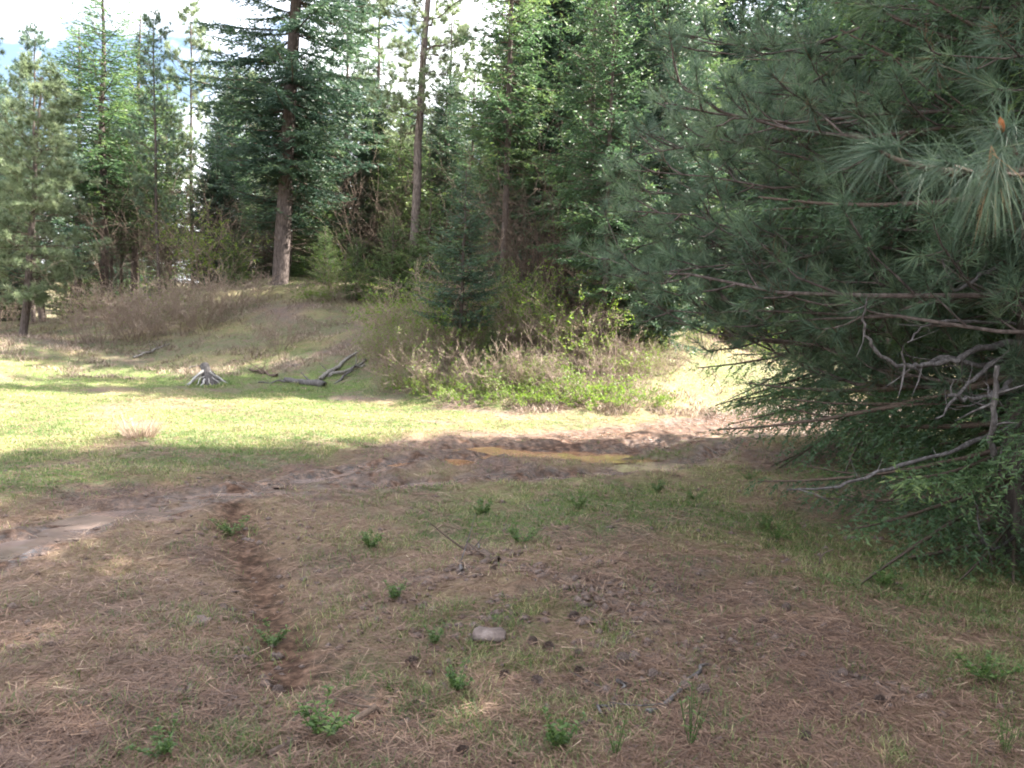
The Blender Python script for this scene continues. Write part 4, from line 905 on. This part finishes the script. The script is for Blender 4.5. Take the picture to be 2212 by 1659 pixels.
for (u, Yd, hh, lab) in [(1180, 20.5, 3.6, 'tall grey leafless thicket in the shade under the dark firs'), (1120, 21.5, 3.2, 'grey leafless thicket left of the tallest one'),
                         (1240, 21.0, 2.6, 'grey leafless thicket right of the tallest one'), (310, 29, 3.5, 'bare twiggy thicket under the left firs'),
                         (420, 30, 3.2, 'bare twiggy thicket beside the thin dark pine trunk'), (830, 29, 3.6, 'bare twiggy thicket behind the bright young firs'),
                         (940, 28, 3.4, 'bare twiggy thicket behind the thin lit trunk'), (560, 32, 3.0, 'bare twiggy thicket behind the biggest trunk'),
                         (130, 27, 2.6, 'bare twigs hanging beside the pale pine')]:
    plant('twiggy', 'bare_thicket', 'bush', lab, gp(u, Yd), hh, br.uniform(0, 6.28), sxy=1.15)

# ------------------------------------------------------------------ dead wood on the meadow
def curve_tubes(s, lines, sides=7):
    for L_, r0, r1 in lines:
        Qx = smooth_line(np.array(L_, float), 4); s.tubes(Qx, np.linspace(r0, r1, len(Qx)), sides)
p = hit(448, 828)
st = thing('stump', 'weathered grey upturned stump with splayed roots on the meadow', 'stump', p, 0.2)
sr = np.random.default_rng(19)
s = Soup(); s.tubes(np.array([[0.05, 0, -.05], [0.03, 0, 0.08], [-0.01, 0.0, 0.2], [-0.05, 0.02, 0.32], [-0.08, 0.03, 0.42], [-0.1, 0.03, 0.45]]), np.array([0.2, 0.17, 0.12, 0.1, 0.09, 0.02]), 9)
for V in s.V: V += sr.normal(0, 0.012, V.shape)
link('stump_body', s.mesh('stump_body', M['limb_grey']), st)
for k in range(17):
    a = sr.uniform(-2.9, 0.6) if k < 12 else sr.uniform(0, 6.28); z0_ = sr.uniform(0.1, 0.36); l = sr.uniform(0.25, 0.55); d = np.array([math.cos(a), math.sin(a), 0])
    q = np.linspace(0, 1, 6)[:, None]; Pq = np.array([-0.02, 0, z0_]) + d * l * q - np.array([0, 0, 1.0]) * (z0_ + 0.04) * q ** sr.uniform(0.75, 1.15); Pq[1:] += sr.normal(0, 0.02, (5, 3)); r0_ = sr.uniform(0.012, 0.042)
    s = Soup(); s.tubes(smooth_line(Pq, 3), np.linspace(r0_, r0_ * 0.35, 18) * sr.uniform(0.85, 1.15, 18), 6)
    link('root', s.mesh('root', M['rootwood' if k % 3 else 'limb_grey'], True), st)

def log(u, v, u2, v2, r, label, mat='deadwood', name='log', stubs=2, seed=1, lift=0.6):
    a = hit(u, v); b = hit(u2, v2); rng = np.random.default_rng(seed)
    o = thing(name, label, name.replace('_', ' '), a)
    q = np.linspace(0, 1, 8)[:, None]; P = (b - a) * q + rng.normal(0, 0.02, (8, 3)); P[:, 2] += r * lift
    s = Soup(); rr = np.linspace(r, r * 0.65, 8); P = np.vstack([P[0], P, P[-1]]); rr = np.r_[r * 0.02, rr, r * 0.02]
    s.tubes(P, rr, 10)
    link('stem', s.mesh('stem', M[mat], True), o)
    for i in range(stubs):
        s = Soup(); c = P[rng.integers(2, 8)]; d = norm(rng.normal(size=3) + [0, 0, 0.8]); l = rng.uniform(0.15, 0.5)
        curve_tubes(s, [([c, c + d * l * .5, c + d * l + [0, 0, .03]], r * 0.35, r * 0.1)], 5); link('branch', s.mesh('branch', M[mat], True), o)
    return o
log(700, 836, 615, 826, 0.085, 'short pale grey log lying at the foot of the slope', mat='limb_grey', stubs=2, seed=2)
log(690, 822, 770, 762, 0.05, 'grey fallen branch sloping up the bank behind the short log', stubs=5, seed=3, name='fallen_branch')
log(705, 815, 790, 790, 0.04, 'second grey fallen branch tangled beside the sloping one', stubs=5, seed=6, name='fallen_branch')
log(600, 815, 540, 800, 0.04, 'dark fallen branch left of the short grey log', stubs=3, seed=4, mat='twig', name='fallen_branch')
log(290, 775, 365, 745, 0.03, 'bare grey fallen branch below the brown thicket', stubs=7, seed=5, name='fallen_branch')
log(720, 830, 800, 775, 0.03, 'broken grey branch leaning on the others at the slope foot', stubs=8, seed=21, name='fallen_branch', mat='limb_grey')
log(640, 825, 560, 828, 0.022, 'thin grey branch trailing left from the short log', stubs=5, seed=22, name='fallen_branch', mat='limb_grey')
log(395, 800, 440, 790, 0.02, 'thin stick behind the upturned stump', stubs=1, seed=9, name='fallen_branch')
log(1130, 830, 1060, 800, 0.03, 'pale dead branch lying on the brushy bank', stubs=4, seed=7, name='fallen_branch')
log(1400, 1555, 1530, 1440, 0.012, 'thin grey stick lying in the foreground needles', stubs=2, seed=12, name='stick', mat='limb_grey')
log(985, 1240, 1030, 1190, 0.012, 'pale stick at the edge of the dark litter patch', stubs=2, seed=13, name='stick', mat='limb_grey')
log(1370, 1480, 1300, 1560, 0.01, 'short grey twig beside the foreground stick', stubs=1, seed=14, name='stick', mat='limb_grey')
log(600, 1640, 860, 1520, 0.016, 'long half buried brown stick at the bottom left of the grass', stubs=1, seed=15, name='stick', mat='twig', lift=0.2)
log(1010, 1195, 1075, 1215, 0.03, 'rotten dark branch piece on the foreground hump', stubs=3, seed=16, name='stick', mat='twig')
# small arching black stick by the thicket
a = hit(1770, 1225); o = thing('stick', 'small black arching stick poking from the grass before the near fir', 'stick', a)
s = Soup(); curve_tubes(s, [([(0, 0, 0), (0.0, 0, 0.06), (0.03, 0, 0.1), (0.09, 0.0, 0.12)], 0.007, 0.004)]); link('stem', s.mesh('stem', M['twig'], True), o)

# ------------------------------------------------------------------ rocks, cones, small plants
def rock(u, v, r, sq, label, seed, cat='rock', mat='rock', name='rock'):
    rng = np.random.default_rng(seed); p = hit(u, v); n, m_ = 12, 20
    th = np.linspace(0, math.pi, n)[:, None]; ph = np.linspace(0, 2 * math.pi, m_, endpoint=False)[None]
    d = np.stack([np.sin(th) * np.cos(ph), np.sin(th) * np.sin(ph), np.cos(th) + 0 * ph], -1)
    k = 1 + 0.9 * (fbm(d[..., 0] * 1.6 + seed * 3, d[..., 1] * 1.6 + d[..., 2] * 1.3, seed, 3) - 0.5)
    V = d * k[..., None] * r * np.array([1, 0.8, sq]); ix = np.arange(n * m_).reshape(n, m_); j = np.roll(ix, -1, 1)
    F = np.stack([ix[:-1], ix[1:], j[1:], j[:-1]], -1).reshape(-1, 4)
    o = link(name, mesh_from(name, V, F, M[mat], None, True), None, tuple(p + [0, 0, r * sq * 0.1])); o.rotation_euler = (0, 0, rng.uniform(0, 6)); tag(o, label, cat)
rock(1058, 1378, 0.085, 0.4, 'pinkish grey stone half sunk in the needles in the middle of the foreground', 1)
rock(432, 1345, 0.06, 0.35, 'small flat pale stone on the bare ground at the lower left', 2)
rock(2040, 1165, 0.06, 0.45, 'pale stone under the lowest boughs of the near fir', 3)
rock(165, 1622, 0.03, 0.5, 'tiny pale pebble at the bottom left corner', 4)
rock(1275, 858, 0.12, 0.6, 'dark stone at the foot of the bank', 5)
rock(690, 1575, 0.045, 0.4, 'buff coloured stone chip in the grass at the lower left', 6)

def cone_mesh(seed):
    rng = np.random.default_rng(seed); s = Soup(); n = 80; i = np.arange(n); t = i / n
    a = i * 2.39996; prof = 0.5 * np.sin(np.clip(t * 1.1 + 0.12, 0, 1) * math.pi) ** 0.7
    B = np.stack([np.cos(a) * prof * 0.022, np.sin(a) * prof * 0.022, (t - 0.5) * 0.085], 1)
    D = norm(np.stack([np.cos(a), np.sin(a), 0.35 + 0 * a], 1)); S = norm(np.cross(D, [0, 0, 1.0]))
    L_ = 0.03 * (0.4 + prof * 1.6); V = np.stack([B, B + D * (L_ * 0.8)[:, None] - S * 0.009, B + D * L_[:, None] + [0, 0, 0.006], B + D * (L_ * 0.8)[:, None] + S * 0.009], 1)
    s.add(V, (np.arange(n)[:, None, None] * 4 + np.array([[0, 1, 2], [0, 2, 3]])[None]).reshape(-1, 3)); s.tubes(np.array([[0, 0, -.042], [0, 0, 0], [0, 0, .042]]), np.array([0.008, 0.014, 0.004]), 6)
    return s.mesh('cone', M['cone'])
cm = [cone_mesh(1), cone_mesh(2)]
CN = [(1065, 1235, 'at the upper edge of the dark litter patch'), (1250, 1460, 'right of a grey plant in the middle foreground'), (1090, 1465, 'left of the middle foreground'), (1150, 1395, 'just right of the pinkish stone'),
      (1185, 1405, 'a hand right of the pinkish stone'), (1250, 1420, 'centre of the foreground litter'), (1345, 1430, 'right of the litter centre'), (1480, 1490, 'end of the thin grey stick'), (1520, 1500, 'paired beside the one at the stick end'),
      (1820, 1465, 'alone on the right foreground litter'), (1650, 1350, 'right of centre among thin grass'), (1700, 1320, 'upper right of the litter'), (1790, 1510, 'low on the right'), (1900, 1520, 'far right litter'), (1740, 1600, 'near the bottom right'),
      (1410, 1470, 'between the litter centre and the stick'), (1240, 1340, 'above the litter centre'), (890, 1440, 'left of the pinkish stone among grass'), (1160, 1480, 'below the pinkish stone'), (1000, 1640, 'at the bottom centre'), (600, 1500, 'among grass at the lower left'), (1580, 1420, 'between two grass tufts')]
cr_ = np.random.default_rng(4)
for i, (u, v, w_) in enumerate(CN):
    p = hit(u, v); o = link('pine_cone', cm[i % 2], None, tuple(p + [0, 0, 0.012])); o.rotation_euler = (R(90) + cr_.normal(0, .2), cr_.uniform(0, 6), cr_.uniform(0, 6)); o.scale = (cr_.uniform(0.5, 0.8),) * 3
    tag(o, 'dark fallen pine cone ' + w_, 'pine cone', 'pine cones lying in the needle litter')

def forb(seed, n=60, Hh=0.12, Rr=0.1, lw=0.02, ll=0.045):
    rng = np.random.default_rng(seed); s = Soup(); ns = 9
    a = rng.uniform(0, 6.28, ns); q = np.linspace(0, 1, 4)
    E = np.stack([np.cos(a) * Rr * rng.uniform(.2, 1, ns), np.sin(a) * Rr * rng.uniform(.2, 1, ns), Hh * rng.uniform(0.5, 1.1, ns)], 1)
    st_ = E[:, None] * q[:, None]; s.tubes(st_, np.full((ns, 4), 0.0015), 3, t=0.3)
    i = rng.integers(0, ns, n); t = rng.uniform(0.25, 1, n); b = E[i] * t[:, None]; aa = rng.uniform(0, 6.28, n)
    d = norm(np.stack([np.cos(aa), np.sin(aa), rng.uniform(0, 0.9, n)], 1)); S = norm(np.cross(d, rng.normal(0, .3, (n, 3)) + [0, 0, 1.0])); L1 = (ll * rng.uniform(.6, 1.2, n))[:, None]
    V = np.stack([b, b + d * L1 * .5 + S * lw / 2, b + d * L1 - [0, 0, .006], b + d * L1 * .5 - S * lw / 2], 1)
    s.add(V, (np.arange(n)[:, None, None] * 4 + np.array([[0, 1, 2], [0, 2, 3]])[None]).reshape(-1, 3), np.repeat(rng.random(n), 4))
    return [('leaves', s.mesh('leaves', M['weed']))]
PROTO['forb_a'] = (0.13, forb(1, 220, lw=0.011, ll=0.028)); PROTO['forb_b'] = (0.13, forb(2, 220, Rr=0.14, lw=0.01, ll=0.028)); PROTO['forb_c'] = (0.2, forb(3, 30, 0.2, 0.07, 0.008, 0.03))
FB = [(1045, 1115, 0.17, 'a', 'leafy green plant at the left end of the green strip'), (800, 1190, 0.15, 'a', 'lone leafy plant on the bare ground left of centre'), (1125, 1180, 0.15, 'b', 'leafy plant above the foreground hump'),
      (855, 1300, 0.12, 'a', 'small bright plant left of the foreground hump'), (1680, 1170, 0.15, 'b', 'bright leafy plant before the shaded firs'), (1655, 1145, 0.12, 'a', 'small plant touching the bright leafy one before the firs'),
      (1500, 1085, 0.14, 'b', 'leafy plant in the green strip near the bend'), (1210, 1625, 0.14, 'a', 'leafy plant at the bottom of the picture centre'), (700, 1600, 0.16, 'b', 'green clump at the lower left'), (940, 1395, 0.1, 'a', 'small green plant left of the pinkish stone'),
      (1330, 1640, 0.17, 'c', 'upright seedling at the bottom centre'), (1490, 1620, 0.22, 'c', 'upright seedling at the bottom right of centre'), (2120, 1480, 0.14, 'b', 'green clump at the right edge of the foreground'), (1420, 1065, 0.14, 'a', 'green plant at the edge of the mud'),
      (1250, 1100, 0.14, 'b', 'green plant in the middle of the green strip'), (1620, 1040, 0.14, 'b', 'green plant at the shade edge by the firs'), (590, 1400, 0.12, 'b', 'green tuft at the middle left'), (500, 1160, 0.16, 'b', 'dark plant beside the rut on the left'),
      (1910, 1270, 0.12, 'a', 'small plant right of the arching stick'), (2170, 1640, 0.15, 'c', 'bright upright sprout in the bottom right corner'), (985, 1500, 0.12, 'a', 'bright leafy weed in the lower centre grass'), (350, 1640, 0.12, 'b', 'green clump in the bottom left corner')]
for (u, v, hh, k, lab) in FB:
    plant('forb_' + k, 'leafy_plant', 'plant', lab, hit(u, v), hh, u * 0.37)
p = hit(300, 945)
s = Soup(); rr = np.random.default_rng(6); n = 420; a = rr.uniform(0, 6.28, n); rad = 0.12 * np.sqrt(rr.random(n)); B = np.stack([np.cos(a) * rad * 1.5, np.sin(a) * rad, 0 * a], 1)
D = norm(np.stack([np.cos(a) * .6, np.sin(a) * .6, np.ones(n)], 1) + rr.normal(0, .25, (n, 3))); s.blades(B, D, rr.uniform(.15, .38, n), 0.006, rng=rr, t=rr.uniform(0.6, 1, n))
o = link('grass_tussock', s.mesh('grass_tussock', M['brush']), None, tuple(p)); tag(o, 'grey dry tussock in the sunlit grass left of the track', 'grass tussock')

# ------------------------------------------------------------------ uncountable ground cover
rng = np.random.default_rng(123)
def scatter(n, ymin, ymax, pw=1.0, margin=0.75):
    y = ymin * (ymax / ymin) ** (rng.random(n) ** pw); x = rng.uniform(-1, 1, n) * (y * margin + 0.6)
    return x, y
# fallen needles
x, y = scatter(300000, 1.7, 15, 1.0)
mud, green, straw = zones(x, y); keep = rng.random(len(x)) > (mud * 0.93 + green * 0.35); x, y = x[keep], y[keep]
n = len(x); a = rng.uniform(0, 6.283, n); z = height(x, y)
D = norm(np.stack([np.cos(a), np.sin(a), rng.normal(0, 0.18, n)], 1)); L_ = rng.uniform(0.06, 0.17, n)
B = np.stack([x, y, z + 0.006 + rng.uniform(0, 0.02, n)], 1) - D * (L_ / 2)[:, None]
S = norm(np.cross(D, rng.normal(0, 0.4, (n, 3)) + [0, 0, 1.0])); s = Soup()
s.blades(B, D, L_, 0.0016 + 0.00045 * y, S, np.clip(rng.beta(2, 2.6, n) + 0.15 * (fbm(x * 2, y * 2, 5, 2) - 0.5), 0, 1))
tag(link('fallen_needles', s.mesh('fallen_needles', M['litter'])), 'brown fallen pine needles strewn over the ground', 'needle litter', kind='stuff')
# grass
def grass(n, ymin, ymax, hmin, hmax, w0, seed, thr, label):
    x, y = scatter(n, ymin, ymax)
    cl = fbm(x * 5.5, y * 5.5, seed, 2)
    mud, green, straw = zones(x, y)
    keep = rng.random(len(x)) < np.clip(green * 1.3 + thr, 0, 1) * np.maximum(smooth(0.42, 0.62, cl), 0.8 * smooth(0.6, 0.9, green)) * (1 - mud)
    x, y, st = x[keep], y[keep], straw[keep]; n = len(x); z = height(x, y)
    a = rng.uniform(0, 6.283, n); D = norm(np.stack([np.cos(a) * .35, np.sin(a) * .35, np.ones(n)], 1) + rng.normal(0, .15, (n, 3)))
    G = np.stack([np.cos(a) * .7, np.sin(a) * .7, -0.4 + 0 * a], 1); S = np.stack([-np.sin(a), np.cos(a), 0 * a], 1)
    s = Soup(); s.bent(np.stack([x, y, z - .005], 1), D, G, rng.uniform(hmin, hmax, n), w0 * (1 + 0.18 * y), S, np.clip(rng.beta(2, 2.6, n) * 0.8 + 0.4 * st * rng.random(n) + (0.1 if ymin > 5 else 0), 0, 1))
    tag(link('grass', s.mesh('grass', M['grass'])), label, 'grass', kind='stuff'); print('grass', n)
grass(560000, 1.7, 11, 0.015, 0.085, 0.0021, 71, 0.17, 'thin green grass sprouting through the needles in the foreground')
grass(520000, 9.0, 30, 0.02, 0.06, 0.0022, 72, 0.18, 'short meadow grass beyond the track and up the bank')
# leaf-like specks and bark chips
x, y = scatter(26000, 1.8, 14); mud, green, straw = zones(x, y); keep = (rng.random(len(x)) < smooth(0.45, 0.65, fbm(x * 1.1, y * 1.1, 91, 3)) + 0.15) & (mud < 0.4); x, y = x[keep], y[keep]; n = len(x)
d = norm(rng.normal(size=(n, 3)) * [1, 1, 0.35]); S = norm(np.cross(d, rng.normal(0, .4, (n, 3)) + [0, 0, 1.0])); sz = rng.uniform(0.008, 0.03, n)
s = Soup(); s.blades(np.stack([x, y, height(x, y) + 0.01], 1), d, sz, sz * 0.7, S, rng.random(n) * 0.5)
tag(link('bark_chips', s.mesh('bark_chips', M['cone'])), 'dark bark chips and cone scales scattered in the litter', 'bark chips', kind='stuff')
tot = sum(len(me.polygons) for me in bpy.data.meshes); print('polys', tot)


# dry growth on the bank and around the bend
x, y = scatter(260000, 12.5, 30); cl = fbm(x * 1.6, y * 1.6, 131, 3); bz = height(x, y)
keep = (y - 0.18 * x > 13.6 + 5.5 * smooth(0.5, -2.0, x)) & (rng.random(len(x)) > 0.75 * np.exp(-((x - 5.0) / 2.4) ** 2 - ((y - 18.0) / 3.5) ** 2)) & (rng.random(len(x)) < smooth(0.42, 0.6, cl)); x, y = x[keep], y[keep]; n = len(x)
a = rng.uniform(0, 6.283, n); D = norm(np.stack([np.cos(a) * .5, np.sin(a) * .5, np.ones(n)], 1) + rng.normal(0, .25, (n, 3)))
G = np.stack([np.cos(a) * .7, np.sin(a) * .7, -0.5 + 0 * a], 1); S = np.stack([-np.sin(a), np.cos(a), 0 * a], 1); s = Soup()
hh = rng.uniform(0.05, 0.2, n) * (0.5 + 1.2 * fbm(x * 2.2, y * 2.2, 140, 2))
s.bent(np.stack([x, y, height(x, y) - .005], 1), D, G, hh, 0.011, S, np.clip(rng.normal(0.45, 0.22, n) + 0.5 * (fbm(x, y, 150, 2) - 0.5), 0, 1))
tag(link('dry_grass', s.mesh('dry_grass', M['brush'])), 'matted dry brown stems and grass over the bank', 'dry grass', kind='stuff')
# grassy edges grown up round the stump, log and rocks are part of the meadow grass
x = []; y = []
for (u, v, r_, k) in [(448, 832, 0.45, 700), (660, 836, 0.5, 500), (1058, 1380, 0.12, 70), *[(f_[0], f_[1] + 4, 0.2, 110) for f_ in FB], (432, 1346, 0.1, 60), (990, 795, 0.35, 300), (605, 612, 0.8, 400)]:
    c = hit(u, v); a = rng.uniform(0, 6.283, k); q = r_ * (0.6 + 0.5 * rng.random(k)); x.append(c[0] + np.cos(a) * q); y.append(c[1] + np.sin(a) * q)
x = np.concatenate(x); y = np.concatenate(y); n = len(x); a = rng.uniform(0, 6.283, n); D = norm(np.stack([np.cos(a) * .4, np.sin(a) * .4, np.ones(n)], 1)); s = Soup()
s.bent(np.stack([x, y, height(x, y) - .005], 1), D, np.stack([np.cos(a) * .7, np.sin(a) * .7, -.4 + 0 * a], 1), rng.uniform(.03, .09, n) * (1 + 0.6 * (y > 12)), 0.0028 + 0.0004 * y, np.stack([-np.sin(a), np.cos(a), 0 * a], 1), np.clip(rng.beta(2, 2.4, n), 0, 1))
tag(link('grass', s.mesh('grass', M['grass'])), 'longer grass fringing the stump, the log and the stones', 'grass', kind='stuff')

x, y = scatter(50000, 2.6, 8.0); hc = flat(1150, 1300); dens = np.exp(-((x - hc[0]) / 0.6) ** 2 - ((y - hc[1]) / 0.5) ** 2) + 0.04 + 0.3 * np.exp(-((x - flat(1400, 1450)[0]) / 0.7) ** 2 - ((y - flat(1400, 1450)[1]) / 0.35) ** 2)
keep = rng.random(len(x)) < dens * smooth(0.4, 0.6, fbm(x * 4, y * 4, 160, 2)); x, y = x[keep], y[keep]; n = len(x)
oc = np.array([[1, 0, 0], [0, 1, 0], [-1, 0, 0], [0, -1, 0], [0, 0, 1], [0, 0, -1]], float); fo = np.array([[0, 1, 4], [1, 2, 4], [2, 3, 4], [3, 0, 4], [1, 0, 5], [2, 1, 5], [3, 2, 5], [0, 3, 5]])
V = oc[None] * rng.uniform(0.6, 1.3, (n, 6, 1)) * rng.uniform(0.006, 0.034, n)[:, None, None] * np.array([1.2, 1, 0.7]) + np.stack([x, y, height(x, y) + 0.004], 1)[:, None]
s = Soup(); s.add(V, (np.arange(n)[:, None, None] * 6 + fo[None]).reshape(-1, 3))
tag(link('soil_clods', s.mesh('soil_clods', M['cone'])), 'dark crumbly clods and cone pieces on the foreground hump', 'soil clods', kind='stuff')
for o in bpy.data.objects:
    if o.name.split('.')[0] in ('dead_branches', 'branches') and o.parent: o['kind'] = 'stuff'
